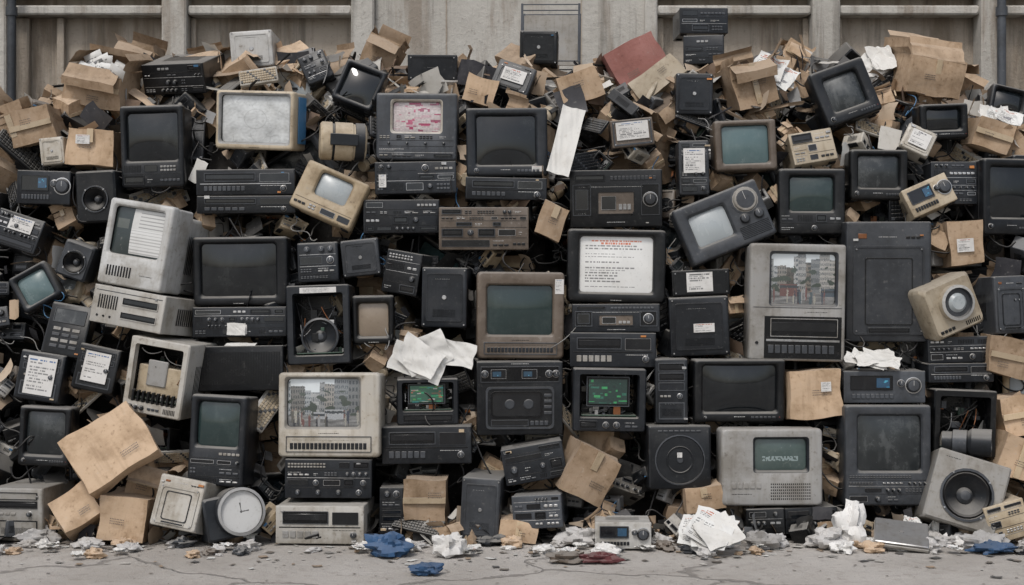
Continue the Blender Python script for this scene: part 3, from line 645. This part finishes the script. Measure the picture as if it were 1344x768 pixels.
H(CB,cardboard,88,168,148,216,.28,opened=False,stk=[(-.3,.0,.05,.3)])
H('cassette_player',tower,52,180,84,216,.2,body='lgry',style='plain',roll=-6)
H('letter_papers',papers_pile,980,70,1050,120,roll=20,dy=-.02,lean=30)
H('letter_papers',papers_pile,1120,60,1180,110,roll=-30,dy=.05,lean=30,pf=blank)
H('letter_papers',papers_pile,1290,130,1344,175,roll=15,dy=.0,lean=30)
H(CB,cardboard,735,92,790,132,.22,roll=-20,opened=False,dy=-.02); H(CB,cardboard,1280,158,1330,196,.22,roll=18,dy=-.02,opened=False)
H(CB,cardboard,240,70,290,100,.22,roll=-12,dy=.1); H('radio_receiver',tower,396,66,432,108,.2,roll=-25,lean=15,body='blk',style='rich')
H(CB,cardboard,610,100,650,136,.2,roll=14,opened=False); H(MO,tv,1300,112,1350,150,.25,roll=14,lean=10,op=(0,0,.74,.74),ctl='none')
# --- upper row
H(MO,tv,157,138,241,246,.40,yaw=-7,op=(0,.12,.82,.60),ctl='rich')
H(T,tv,279,119,388,196,.40,yaw=-12,roll=3,lean=-4,body='bei',bez='gry',pic=mapish,op=(0,.02,.88,.82),side='blue',ctl='none')
H('motor_drum',drum,420,158,480,214,.2,yaw=8)
H(T,tv,493,122,600,210,.36,body='dgry',bez='lgry',pic=pinkui,op=(0,.15,.60,.46),ctl='rich')
H(V,deck,492,212,599,254,.36,style='rich',body='blk',stk=[(-.45,-.36,-.3,.1)])
H(T,tv,612,141,719,231,.38,op=(-.01,.03,.74,.74),scr='s_dark',stk=[(.3,.44,-.44,-.36)])
H(V,deck,611,233,718,262,.36,style='vcr')
H('paper_sheet',sheet,727,138,758,232,roll=14,lean=12,dy=-.06,pf=blank,curl=.01,crump=.006)
H('clock_radio',deck,802,156,858,192,.2,roll=-6,body='brn',style='panel',stk=[(-.38,.38,-.25,.4)])
H('radio_receiver',tower,891,184,931,256,.2,body='dgry',style='rich',stk=[(-.35,.35,-.1,.35)])
H(MO,tv,938,157,1020,224,.3,body='brn',scr='s_tealb',op=(0,.02,.76,.76),ctl='none')
H('game_console',deck,1038,170,1096,214,.25,body='bei',style='rich',roll=-10,lean=15)
H(MO,tv,1116,196,1192,262,.32,scr='s_dust',op=(0,.06,.72,.66))
H(MO,tv,1208,136,1272,182,.3,scr='s_dark',op=(0,.06,.72,.64))
H('cassette_player',tower,1186,164,1226,202,.1,roll=28,lean=20,body='lgry',style='plain',stk=[(-.3,.35,-.3,.3)])
H('radio_receiver',deck,22,224,92,268,.25,body='blk',style='display')
H('loudspeaker',speaker,98,224,152,292,.3,body='blk',cr=.3,yaw=-8)
H(V,deck,258,222,387,256,.38,style='vcr'); H(V,deck,258,257,388,280,.38,style='vcr',dy=-.03)
H(T,tv,388,222,476,288,.24,roll=24,lean=8,body='bei',scr='s_grey',op=(.02,.14,.52,.5),ctl='rich',dy=-.05)
H('radio_cassette_player',deck,748,223,869,298,.3,style='stereo')
H(T,tv,892,252,1010,330,.3,roll=-22,lean=6,body='dgry',scr='s_grey',op=(-.15,.02,.44,.56),ctl='side',dy=-.08,taper=.8)
H(MO,tv,1022,221,1109,308,.36,scr='s_teal',op=(.0,.12,.66,.54),ctl='rich')
H('camcorder',deck,1188,236,1252,276,.16,roll=-24,body='bei',style='display',dy=-.05,lean=10)
H(V,deck,1222,212,1284,268,.3,style='rich')
H(MO,tv,1288,208,1370,308,.36,scr='s_dark',op=(0,.06,.74,.68),yaw=8)
H(CB,cardboard,1246,290,1290,348,.2,opened=False,roll=-4,stk=[(-.3,.2,-.2,.1)])
# --- middle
H(V,deck,477,262,577,306,.34,style='rich')
H(V,deck,576,272,694,328,.36,body='brn',style='rich',lean=-3)
H(CB,cardboard,708,268,742,312,.2,roll=22,dy=-.03,opened=False)
H('desktop_computer',tv,128,264,226,378,.40,yaw=-18,roll=9,lean=4,body='lgry',bez='lgry',pic=papers,op=(-.02,.14,.78,.56),ctl='slots',dy=-.12,taper=.9)
H('desktop_computer',deck,112,380,222,430,.42,yaw=-18,roll=9,lean=4,body='lgry',style='drive',dy=-.16)
H(T,tv,253,311,377,401,.40,op=(-.02,.02,.8,.78),scr='s_dark',ctl='none')
H(V,deck,253,403,376,442,.38,style='rich',stk=[(-.12,.08,-.42,-.1)])
H('radio_receiver',tower,390,318,444,370,.25,style='rich')
H('junction_box',tower,448,314,498,362,.25,body='dgry',style='plain',roll=-6)
H('heat_sink',deck,503,330,552,386,.2,body='blk',style='rich',roll=10,yaw=-12)
H('gutted_cabinet',cabinet,376,374,459,478,.3,inside='speaker',fr=.1,stk=[(-.28,.3,.40,.47)])
H('cassette_player',tv,462,388,517,452,.16,body='blk',pic=lambda u,v:(.24,.19,.14),op=(0,0,.74,.7),taper=.95,ctl='none',res=(20,20))
H('loudspeaker',tower,553,351,613,430,.3,style='plain')
H(T,tv,626,357,741,471,.42,body='brn',scr='s_teal',op=(-.01,.06,.76,.58),ctl='row',stk=[(.39,.49,.25,.42)],rad=.02)
H(T,tv,744,301,874,397,.42,pic=doc(11,(.55,.16,.08),18),op=(-.0,.02,.75,.78),rad=.02,ctl='none')
H('radio_cassette_player',deck,751,399,866,436,.3,style='stereo',dy=-.02); H(V,deck,748,437,861,482,.34,style='vcr',dy=-.03)
H('junction_box',deck,882,354,958,388,.3,style='panel',stk=[(-.25,.2,-.35,.4)])
H('stereo_amplifier',tower,879,390,957,467,.3,style='plain',stk=[(-.1,.25,-.1,.05)])
H(T,tv,984,320,1110,474,.42,body='gry',bez='dgry',pic=street(3),pm='pictlit',op=(.06,.20,.68,.44),ctl='vcr',dy=-.06,yaw=3)
H(PC,tower,1111,291,1222,449,.4,style='panel',body='dgry')
H('projector',lensunit,1214,366,1290,438,.2,roll=-22,yaw=12,dy=-.12)
H('television_set',tower,1304,362,1350,438,.3,body='dgry',style='panel',yaw=10)
H(MO,tv,18,350,72,402,.25,roll=-30,lean=8,scr='s_tealb',op=(0,0,.74,.76),ctl='none')
H(V,deck,-10,280,54,326,.3,roll=18,lean=10,stk=[(-.2,.3,.0,.4)])
H('telephone',tower,60,398,116,468,.1,roll=10,lean=14,style='phone')
H('loudspeaker',speaker,78,318,118,366,.2,body='dgry',roll=20)
H('fax_machine',tower,22,462,82,526,.25,roll=9,lean=6,stk=[(-.3,.34,-.38,.4)])
H('fax_machine',tower,98,454,154,514,.25,roll=12,lean=6,stk=[(-.3,.3,-.3,.36)])
H(MO,tv,24,534,92,612,.3,scr='s_dust',op=(0,.05,.76,.74),roll=3)
H(PC,tower,-14,622,58,692,.35,body='gry',style='pc',yaw=-8,g=-.2)
# --- lower middle
H('gutted_cabinet',cabinet,162,446,246,546,.34,body='lgry',roll=9,yaw=-12,inside='rail',low=.06,fr=.09,dy=-.1)
H(V,deck,259,454,372,513,.34,style='rich')
H('paper_sheet',sheet,298,424,322,440,dy=-.03,pf=blank,curl=0,crump=.003)
H('paper_sheet',sheet,296,446,336,458,dy=-.02,lean=70,pf=blank,curl=0,crump=.003)
H(T,tv,364,489,499,600,.42,body='lgry',bez='gry',pic=street(8),pm='pictlit',op=(-.06,.14,.72,.58),ctl='row',dy=-.10,yaw=-2,rad=.02)
H(V,deck,374,603,488,654,.36,style='rich',dy=-.06)
H(V,deck,361,664,478,714,.36,body='lgry',style='vcr',yaw=-3,g=-.27)
H('paper_sheet',papers_pile,516,438,622,500,dy=-.06,pf=blank,n=4,lean=10)
H(V,cabinet,521,497,602,558,.3,lit=ui(3,((.02,.22,.10),(.02,.18,.18),(.3,.08,.05),(.05,.2,.05),(.3,.3,.28)),(.02,.08,.05),34),fr=.08,low=.2)
H(V,deck,501,560,619,609,.34,style='vcr',dy=-.04)
H('radio_cassette_player',deck,626,475,739,571,.3,style='twin',body='blk')
H('gutted_cabinet',cabinet,752,484,848,567,.3,lit=ui(9,((.03,.22,.08),(.02,.10,.07),(.01,.02,.02)),(.01,.03,.025),30),fr=.09,low=.12)
H(PC,tower,860,471,903,556,.3,style='pc')
H(T,tv,911,472,1032,554,.36,scr='s_dark',op=(0,.03,.82,.76))
H(CB,cardboard,1037,486,1104,549,.3,opened=False,stk=[(.1,.3,.05,.25)],dy=-.03)
H('radio_receiver',deck,1108,487,1214,529,.3,body='dgry',style='display',dy=-.03)
H('paper_sheet',papers_pile,1112,452,1196,490,pf=blank,n=4,lean=45,dy=-.08)
H(T,tv,1109,532,1223,664,.40,scr='s_dust',op=(.02,.12,.74,.56),ctl='rich',body='dgry',yaw=3)
H(V,deck,1218,442,1304,476,.3); H(V,deck,1218,477,1306,502,.3,style='vcr')
H('gutted_cabinet',cabinet,1226,512,1308,600,.3,inside='mix')
H('camera_lens',lensbarrel,1238,562,1300,598,.1,dy=-.05)
H(T,tv,947,563,1080,664,.40,body='gry',bez='blk',scr='s_teal',pic=lambda u,v:(.05,.08,.075) if not(.15<u<.85 and .3<v<.45 and noise.noise(Vector((u*30,v*12,3)))>-.1) else (.24,.30,.30),op=(.09,.16,.52,.42),ctl='grill',g=False,dy=-.06,yaw=2,rad=.02)
H('loudspeaker',tower,851,559,934,642,.3,style='disc',roll=0,stk=[(-.05,.03,.0,.08)])
H(MO,tv,246,519,322,638,.40,scr='s_teal',op=(0,.18,.76,.50),yaw=-10,ctl='rich',dy=-.1)
H(CB,cardboard,90,545,194,625,.12,roll=-36,lean=20,dy=-.2,opened=False,seed=2)
H(CB,cardboard,130,650,190,708,.28,roll=9,g=-.28,opened=False)
H('computer_case',tower,200,644,266,712,.3,roll=9,yaw=-12,lean=14,body='lgry',style='panel',g=-.3)
H('wall_clock',discbox,280,646,352,712,.16,yaw=24,roll=-8,lean=8,g=-.3)
H(V,deck,660,584,742,632,.26,roll=-10,style='rich',dy=-.08)
H(CB,cardboard,745,590,806,656,.3,roll=27,yaw=8,dy=-.1,opened=False)
H(PC,tower,604,622,656,706,.34,body='dgry',style='plain',roll=3,yaw=-8,g=-.24)
H(CB,cardboard,529,630,585,684,.25,opened=False,dy=-.05)
H(V,deck,672,650,738,694,.3,roll=-4,yaw=-8,body='dgry',dy=-.12)
H(CB,cardboard,656,684,706,712,.16,roll=8,opened=False,g=True)
H('radio_receiver',deck,781,686,855,721,.22,body='lgry',style='display',yaw=-2,g=-.4)
H('newspaper',papers_pile,872,650,978,728,g=-.42,lean=48,n=6)
H('loudspeaker',speaker,1222,600,1318,694,.25,roll=17,lean=12,yaw=-4,body='gry',cr=.34,g=-.26)
H('laptop',laptop,1148,654,1218,712,roll=14,lean=66,g=-.36)
H(CB,cardboard,1316,520,1360,570,.3,roll=-10,opened=False); H(CB,cardboard,1312,575,1370,630,.3,roll=20,dy=-.05,opened=False)
H(CB,cardboard,70,640,124,690,.14,roll=-35,lean=25,opened=False,g=True)
H(CB,cardboard,900,640,950,672,.2,roll=-8,dy=-.05,opened=False)
H(V,deck,980,668,1030,700,.3,dy=-.05); H(V,deck,1030,666,1100,700,.3,dy=-.0)
H(V,deck,498,640,530,700,.3,dy=0); H(CB,cardboard,168,612,215,655,.25,roll=14,mat='card')
H(CB,cardboard,1300,445,1350,492,.2,roll=12,dy=-.04,opened=False); H('camera_body',deck,1296,640,1350,690,.2,roll=-16,body='bei',style='rich',g=-.3)
H('rag',crumple,478,706,534,734,.16,mat='clothblue',g=-.42); H('rag',crumple,540,742,578,758,.1,mat='clothblue',g=-.85)
H('rag',crumple,568,702,606,734,.1,mat='white',g=-.5); H('rag',crumple,735,690,790,716,.14,mat='cloth',g=-.33)
H('rag',crumple,765,728,812,742,.08,mat='clothred',g=-.6); H('rag',crumple,1066,696,1116,722,.14,mat='cloth',g=-.4); H('rag',crumple,720,726,765,742,.08,mat='brn',g=-.6)
H('plastic_bag',crumple,1100,660,1140,716,.12,mat='white',g=-.35); H('plastic_bag',crumple,1272,690,1330,714,.12,mat='cloth',g=-.45)
H('plastic_bag',crumple,978,700,1026,722,.12,mat='cloth',g=-.4); H('rag',crumple,20,690,70,712,.1,mat='cloth',g=True); H('rag',crumple,1280,700,1335,716,.1,mat='clothblue',g=-.52)
# ---------------------------------------------------------------- heap filler
R=random.Random(42)
prof=[(-900,215),(-300,180),(0,142),(75,122),(160,88),(300,60),(350,64),(480,66),(530,82),(600,84),(680,74),(760,82),(850,68),(900,78),(950,82),(1010,58),(1070,64),(1130,60),(1170,88),(1270,122),(1344,152),(1700,185),(2300,220)]
def crestpx(px):
    for (a,b),(c,d) in zip(prof,prof[1:]):
        if a<=px<=c: return b+(d-b)*(px-a)/(c-a)
    return 190
def crestz(x):
    D=8.0; return CZ+(384-crestpx(x/D*F+672))/F*D
heap=bpy.data.objects.new('electronic_waste_heap',None); bpy.context.scene.collection.objects.link(heap)
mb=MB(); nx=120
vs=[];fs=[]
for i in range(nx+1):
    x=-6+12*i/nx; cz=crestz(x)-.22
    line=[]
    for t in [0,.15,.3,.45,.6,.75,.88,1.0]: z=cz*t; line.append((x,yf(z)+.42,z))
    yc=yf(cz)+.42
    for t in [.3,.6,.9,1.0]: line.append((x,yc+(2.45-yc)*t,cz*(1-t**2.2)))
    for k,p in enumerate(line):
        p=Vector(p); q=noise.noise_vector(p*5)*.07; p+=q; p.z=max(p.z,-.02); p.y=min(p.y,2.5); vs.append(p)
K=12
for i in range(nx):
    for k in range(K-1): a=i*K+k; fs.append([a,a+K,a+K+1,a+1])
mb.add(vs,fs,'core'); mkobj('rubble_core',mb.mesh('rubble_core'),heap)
lib=[];libc=[];libs=[]
for s in range(5):
    lib.append(tv(.36+.04*(s%3),.32,.3,seed=900+s,scr=['s_dark','s_teal','s_dust','s_dark','s_grey'][s],body=['blk','blk','dgry','blk','bei'][s],ctl='btn').mesh('f_tv'))
    lib.append(deck(.38,.09+.02*s,.28,seed=920+s,body=['blk','dgry','blk','blk','gry'][s]).mesh('f_deck'))
    lib.append(tower(.18,.3,.3,seed=940+s,body=['blk','dgry','blk','lgry','blk'][s],style=['pc','rich','plain','panel','pc'][s]).mesh('f_tower'))
    libs.append(deck(.16,.09,.14,seed=960+s,body=['blk','dgry','bei','blk','lgry'][s]).mesh('f_small'))
    libs.append(tower(.10,.16,.1,seed=980+s,body=['blk','blk','dgry','brn','gry'][s],style=['phone','rich','plain','disc','rich'][s]).mesh('f_small'))
    libc.append(cardboard(.26+.03*s,.2,.22,seed=1000+s,opened=s%2==0).mesh('f_card'))
    libc.append(cardboard(.16,.13,.15,seed=1010+s,opened=s%2==1).mesh('f_card'))
lib.append(cabinet(.34,.3,.26,seed=71).mesh('f_cab')); lib.append(speaker(.2,.3,.2,seed=72,body='blk').mesh('f_spk')); libs.append(keyboard(.4,.15,.03,body='blk').mesh('f_key'))
libs.append(cabinet(.2,.16,.14,seed=73,fr=.08).mesh('f_cab')); libs.append(drum(.14,.1,.1).mesh('f_drum')); libs.append(keyboard(.38,.14,.03,body='lgry').mesh('f_key'))
libp=[papers_pile(.2,.16,0,seed=80+k,n=3,pf=(blank if k%2 else None)).mesh('f_paper') for k in range(4)]
def place(me,p,yaw,lean,roll,s=1,nm='scrap'):
    o=mkobj(nm,me,heap); o.matrix_world=Matrix.Translation(p)@Matrix.Rotation(RAD(yaw),4,'Z')@Matrix.Rotation(RAD(-lean),4,'X')@Matrix.Rotation(RAD(roll),4,'Y')@Matrix.Scale(s,4)
for i in range(520):
    x=R.uniform(-4.6,4.6); z=R.uniform(.05,max(.3,crestz(x)-.3)); out=abs(x)>2.62
    y=yf(z)+(.0 if out else .17)+R.uniform(0,.22)
    big=R.random()<(.8 if out else .45)
    me=R.choice(lib if big else (libs if R.random()<.70 else libc))
    place(me,(x,y,max(z,.16 if big else .1)),R.uniform(-35,35),R.uniform(-15,25),R.choice([0,0,R.uniform(-35,35)]),R.uniform(.75,1.05))
for i in range(430):   # front gaps: small parts
    x=R.uniform(-2.75,2.75); z=R.uniform(.06,crestz(x)-.25); y=yf(z)+R.uniform(.05,.16)
    place(R.choice(libs if R.random()<.66 else libc[1::2]),(x,y,z),R.uniform(-60,60),R.uniform(-30,40),R.uniform(-60,60),R.uniform(.45,.85))
for i in range(520):   # crest
    x=R.uniform(-4.6,4.6); t=R.random(); cz=crestz(x); z0=cz-.42; z=z0+t*.36+R.uniform(-.03,.03); y=yf(z)+R.uniform(.0,.25)+.05
    if t>.8: y+=R.uniform(0,.6)
    q=R.random(); me=R.choice(libc if q<.40 else (libp if q<.50 else (libs if q<.80 else lib))); 
    s=R.uniform(.5,.95)*(.75 if q>=.80 else 1)
    place(me,(x,y,z),R.uniform(-70,70),R.uniform(-40,50),R.uniform(-60,60),s)
for i in range(70):   # foot of the heap
    x=R.uniform(-3,3); z=R.uniform(.03,.12); y=-.14+R.uniform(-.10,.12)
    place(R.choice(R.choice([libc[1::2],libs,libs,libp])),(x,y,z),R.uniform(-70,70),R.uniform(-20,60),R.uniform(-60,60),R.uniform(.4,.8))
for i in range(16):   # letters and sheets on the floor
    place(R.choice(libp),(R.uniform(-2.6,2.6),-.35-abs(R.gauss(0,.16)),.03),R.uniform(-90,90),86,R.uniform(-8,8),R.uniform(.35,.7))
# ---- scraps
def scraps(name,n,posf,size,pal,seed,asp=(.25,1.1)):
    r=random.Random(seed); mb=MB()
    for i in range(n):
        p=posf(r); w=r.uniform(*size); h=w*r.uniform(*asp); c=r.choice(pal); k=r.uniform(.7,1.15); c=tuple(q*k for q in c)
        M=Matrix.Translation(p[0])@(p[1] if p[1] is not None else Matrix.Rotation(r.uniform(0,6.3),4,'Z')@Matrix.Rotation(r.uniform(0,6.3),4,'X')@Matrix.Rotation(r.uniform(0,6.3),4,'Y'))
        mb.M=M; pts=[]; cv=r.uniform(.0,.5)
        for j in range(4):
            for q in range(4):
                pts.append(Vector(((q/3-.5)*w*(1+r.uniform(-.1,.1)),(j/3-.5)*h*(1+r.uniform(-.1,.1)),r.uniform(-.03,.03)*w+cv*w*((q/3-.5)**2))))
        if p[1] is not None: pts=[Vector((a.x,a.y,abs(a.z)*.6)) for a in pts]
        mb.add(pts,[[j*4+q,j*4+q+1,j*4+q+5,j*4+q+4] for j in range(3) for q in range(3)],'paint',[c]*9)
    return mkobj(name,mb.mesh(name))
palc=[(.40,.30,.21),(.36,.27,.19),(.46,.37,.28),(.6,.59,.56),(.52,.50,.46),(.2,.14,.1),(.03,.03,.035),(.05,.05,.055),(.25,.25,.25)]
def pc(r):
    x=r.uniform(-4,4); cz=crestz(x); z=cz-.42+.38*r.random()**.8; return (Vector((x,yf(z)+r.uniform(-.02,.3),z)),None)
scraps('cardboard_scraps',360,pc,(.08,.20),palc,1,(.3,1.0))
scraps('wood_strips',330,pc,(.12,.30),palc+[(.02,.02,.02)]*3,11,(.03,.10))
def pg(r):
    x=r.uniform(-2.8,2.8); z=r.uniform(.02,2.2)**1.0; return (Vector((x,yf(z)+r.uniform(.04,.2),z)),None)
scraps('packaging_scraps',420,pg,(.04,.15),palc+[(.02,.02,.02)]*3,2)
def pb(r):
    x=r.uniform(-3.2,3.2); z=r.random()**2*.12; y=-.12-r.random()*.10+z*.4; return (Vector((x,y,z+.02)),None)
scraps('debris_litter',260,pb,(.04,.13),palc+[(.02,.02,.02)]*3,3)
def pl(r):
    x=r.uniform(-4,4); y=-.12-abs(r.gauss(0,.32)); return (Vector((x,y,.004)),Matrix.Rotation(r.uniform(0,6.3),4,'Z'))
scraps('ground_litter',620,pl,(.008,.05),[(.6,.6,.57),(.3,.22,.15),(.12,.1,.08),(.5,.48,.44),(.25,.24,.22),(.05,.05,.05)],4)
def pl2(r):
    return (Vector((r.uniform(-4,4),r.uniform(-2.2,-.3),.004)),Matrix.Rotation(r.uniform(0,6.3),4,'Z'))
scraps('ground_pebbles',900,pl2,(.003,.016),[(.5,.48,.44),(.15,.13,.11),(.3,.27,.23)],5)
mb=MB(); r=random.Random(77)
for i in range(95):
    s=r.uniform(.02,.10); crumple(s*r.uniform(1,1.9),s*.6,s,seed=i,mat=r.choice(['white','cloth','cloth','card','dgry','brn','blk','clothred' if i%9==0 else 'cloth']),mb=mb,M=Matrix.Translation((r.uniform(-3,3),-.24-abs(r.gauss(0,.14)),s*.24))@Matrix.Rotation(r.uniform(0,6),4,'Z'))
mkobj('wrapper_litter',mb.mesh('wrapper_litter'))
# ---- cables
def cables(name,n,mat,seed,rad):
    r=random.Random(seed); cu=bpy.data.curves.new(name,'CURVE'); cu.dimensions='3D'; cu.bevel_depth=rad; cu.bevel_resolution=1; cu.resolution_u=5
    for i in range(n):
        x=r.uniform(-2.8,2.8); z=r.uniform(.15,crestz(x)-.1); L=r.uniform(.1,.55); m=r.randint(4,7)
        sp=cu.splines.new('BEZIER'); sp.bezier_points.add(m-1); off=r.uniform(-.01,.18); dx=r.uniform(-.8,.8)
        for k in range(m):
            t=k/(m-1); px=x+L*dx*(t-.5)+r.uniform(-.05,.05); pz=z-L*.5*t-math.sin(t*3.14)*L*.25+r.uniform(-.04,.04); pz=max(pz,.01)
            b=sp.bezier_points[k]; b.co=(px,yf(pz)+off+r.uniform(-.02,.05),pz); b.handle_left_type=b.handle_right_type='AUTO'
    o=mkobj(name,cu); cu.materials.append(MATS[mat])
cables('power_cable_tangle',360,'rubber',1,.0042); cables('signal_cable_tangle',60,'gry',2,.0025); cables('ribbon_wire_tangle',14,'blue',3,.0025)
# ---------------------------------------------------------------- ground
m,nt,b=newmat('groundm'); tc=N(nt,'ShaderNodeTexCoord'); v=tc.outputs['Object']
n1=noi(nt,v,.9,8,.65); n2=noi(nt,v,14,6,.7); n3=noi(nt,v,120,3,.7)
c=mixc(nt,mrange(nt,n1,.35,.65),(.32,.295,.265),(.42,.395,.365)); c=mixc(nt,mth(nt,'MULTIPLY',mrange(nt,n2,.5,.72),.6),c,(.22,.195,.17)); c=mixc(nt,mth(nt,'MULTIPLY',mrange(nt,n3,.55,.7),.4),c,(.18,.165,.15))
vo=N(nt,'ShaderNodeTexVoronoi',feature='DISTANCE_TO_EDGE'); vo.inputs['Scale'].default_value=.55
dv=N(nt,'ShaderNodeVectorMath',operation='ADD'); nn=N(nt,'ShaderNodeTexNoise'); nn.inputs['Scale'].default_value=3; nn.inputs['Detail'].default_value=5; nt.links.new(v,nn.inputs['Vector'])
nt.links.new(v,dv.inputs[0]); nt.links.new(scalev(nt,nn.outputs['Color'],(.5,.5,0)),dv.inputs[1]); nt.links.new(dv.outputs[0],vo.inputs['Vector'])
crk=mrange(nt,vo.outputs['Distance'],.010,.002)
c=mixc(nt,mth(nt,'MULTIPLY',crk,.55),c,(.10,.09,.08))
nt.links.new(c,b.inputs['Base Color']); b.inputs['Roughness'].default_value=.9
bp=N(nt,'ShaderNodeBump'); bp.inputs['Strength'].default_value=.8; bp.inputs['Distance'].default_value=.012
nt.links.new(mth(nt,'SUBTRACT',mth(nt,'ADD',mth(nt,'MULTIPLY',n3,.4),n2),crk),bp.inputs['Height']); nt.links.new(bp.outputs[0],b.inputs['Normal'])
mb=MB(); mb.add([(-300,-300,0),(300,-300,0),(300,300,0),(-300,300,0)],[[0,1,2,3]],'groundm'); mkobj('ground',mb.mesh('ground'))
# ---------------------------------------------------------------- wall
def wallmat(name,ca,cb,stain):
    m,nt,b=newmat(name); tc=N(nt,'ShaderNodeTexCoord'); v=tc.outputs['Object']
    a=noi(nt,v,.8,8,.7); s=noi(nt,scalev(nt,v,(5,5,.6)),1,7,.65); f=noi(nt,v,30,5,.7); s2=noi(nt,scalev(nt,v,(14,14,.9)),1,5,.6)
    c=mixc(nt,mrange(nt,a,.35,.65),ca,cb); c=mixc(nt,mth(nt,'MULTIPLY',mrange(nt,s,.46,.64),.8),c,stain)
    c=mixc(nt,mth(nt,'MULTIPLY',mrange(nt,s2,.52,.70),.5),c,(.09,.08,.065)); c=mixc(nt,mth(nt,'MULTIPLY',mrange(nt,f,.56,.72),.5),c,(.15,.13,.11))
    nt.links.new(c,b.inputs['Base Color']); b.inputs['Roughness'].default_value=.92
    bp=N(nt,'ShaderNodeBump'); bp.inputs['Strength'].default_value=.7; bp.inputs['Distance'].default_value=.01; nt.links.new(mth(nt,'ADD',f,mth(nt,'MULTIPLY',a,2.0)),bp.inputs['Height']); nt.links.new(bp.outputs[0],b.inputs['Normal'])
wallmat('concrete',(.36,.34,.305),(.48,.46,.42),(.23,.19,.15)); wallmat('panelm',(.30,.255,.205),(.40,.35,.29),(.18,.14,.10))
mb=MB(); WY=2.75; sc=(WY+7)/F
X=lambda px:(px-672)*sc
Z=lambda py:CZ+(384-py)*sc
mb.box(-14,14,WY+.12,WY+.5,0,6.5,'panelm',.004)
def pil(a,b,y=0,z0=0.0,z1=6.4,m='concrete'): mb.box(X(a),X(b),WY-y,WY+.12,z0,z1,m,.012)
for a,b in((-820,-790),(-560,-535),(-300,-270),(-30,12),(215,247),(462,492),(1064,1100),(1284,1314),(1560,1595),(1810,1840),(2060,2090)): pil(a,b,.07)
mb.box(X(492),X(852),WY,WY+.12,0,6.4,'concrete',.008)
pil(846,862,.05); mb.box(X(585),X(587),WY-.003,WY,0,6.4,'panelm',.001); mb.box(X(762),X(764),WY-.003,WY,0,6.4,'panelm',.001)
def rail(py0,py1,y,m='concrete'):
    for a,b in((-1500,-300),(-270,-30),(12,215),(247,462),(862,1064),(1100,1284),(1314,2900)):
        mb.box(X(a)+.002,X(b)-.002,WY-y,WY+.12,Z(py1),Z(py0),m,.01)
rail(-40,-6,.04); rail(8,20,.03,'concrete'); rail(170,195,.03)
for a,b in((12,34),(70,80),(1056,1064),(862,872),(1100,1108),(247,254),(-160,-150)): mb.box(X(a)+.003,X(b),WY+.06,WY+.12,Z(172),Z(21),'panelm',.006)
mkobj('concrete_wall',mb.mesh('concrete_wall'))
for nm,a in(('drain_pipe',24),('drain_pipe',1306)):
    mb=MB(); mb.tube([Vector((X(a),WY-.13,z)) for z in(0,2,4,6.3)],.03,'dgry',12)
    for z in(1,2.3,3.1,4.5): mb.tube([Vector((X(a),WY-.13,z-.03)),Vector((X(a),WY-.13,z+.03))],.04,'dgry',12); mb.box(X(a)-.012,X(a)+.012,WY-.10,WY-.05,z-.015,z+.015,'metal')
    mkobj(nm,mb.mesh(nm))
# ---------------------------------------------------------------- light & camera
sc_=bpy.context.scene
w=bpy.data.worlds.new('World'); sc_.world=w; w.use_nodes=True; nt=w.node_tree; bg=nt.nodes['Background']
sky=N(nt,'ShaderNodeTexSky'); sky.sky_type='NISHITA'; sky.sun_disc=False; EL=54; AZ=202
sky.sun_elevation=RAD(EL); sky.sun_rotation=RAD(AZ); sky.dust_density=3; sky.air_density=1.0
hs=N(nt,'ShaderNodeHueSaturation'); hs.inputs['Saturation'].default_value=.5; nt.links.new(sky.outputs[0],hs.inputs['Color']); nt.links.new(hs.outputs[0],bg.inputs[0]); bg.inputs[1].default_value=.15
sl=bpy.data.lights.new('sun','SUN'); sl.energy=1.5; sl.angle=RAD(12); sl.color=(1,.965,.92)
so=bpy.data.objects.new('sun',sl); sc_.collection.objects.link(so)
dirv=Vector((math.sin(RAD(AZ))*math.cos(RAD(EL)),math.cos(RAD(AZ))*math.cos(RAD(EL)),math.sin(RAD(EL))))
so.rotation_euler=dirv.to_track_quat('Z','Y').to_euler()
cam=bpy.data.cameras.new('camera'); cam.lens=36*F/1344; cam.sensor_width=36; cam.clip_end=1000
co=bpy.data.objects.new('camera',cam); co.location=(0,CY,CZ); co.rotation_euler=(RAD(90),0,0); sc_.collection.objects.link(co); sc_.camera=co
sc_.view_settings.view_transform='Standard'; sc_.view_settings.look='None'; sc_.view_settings.exposure=0
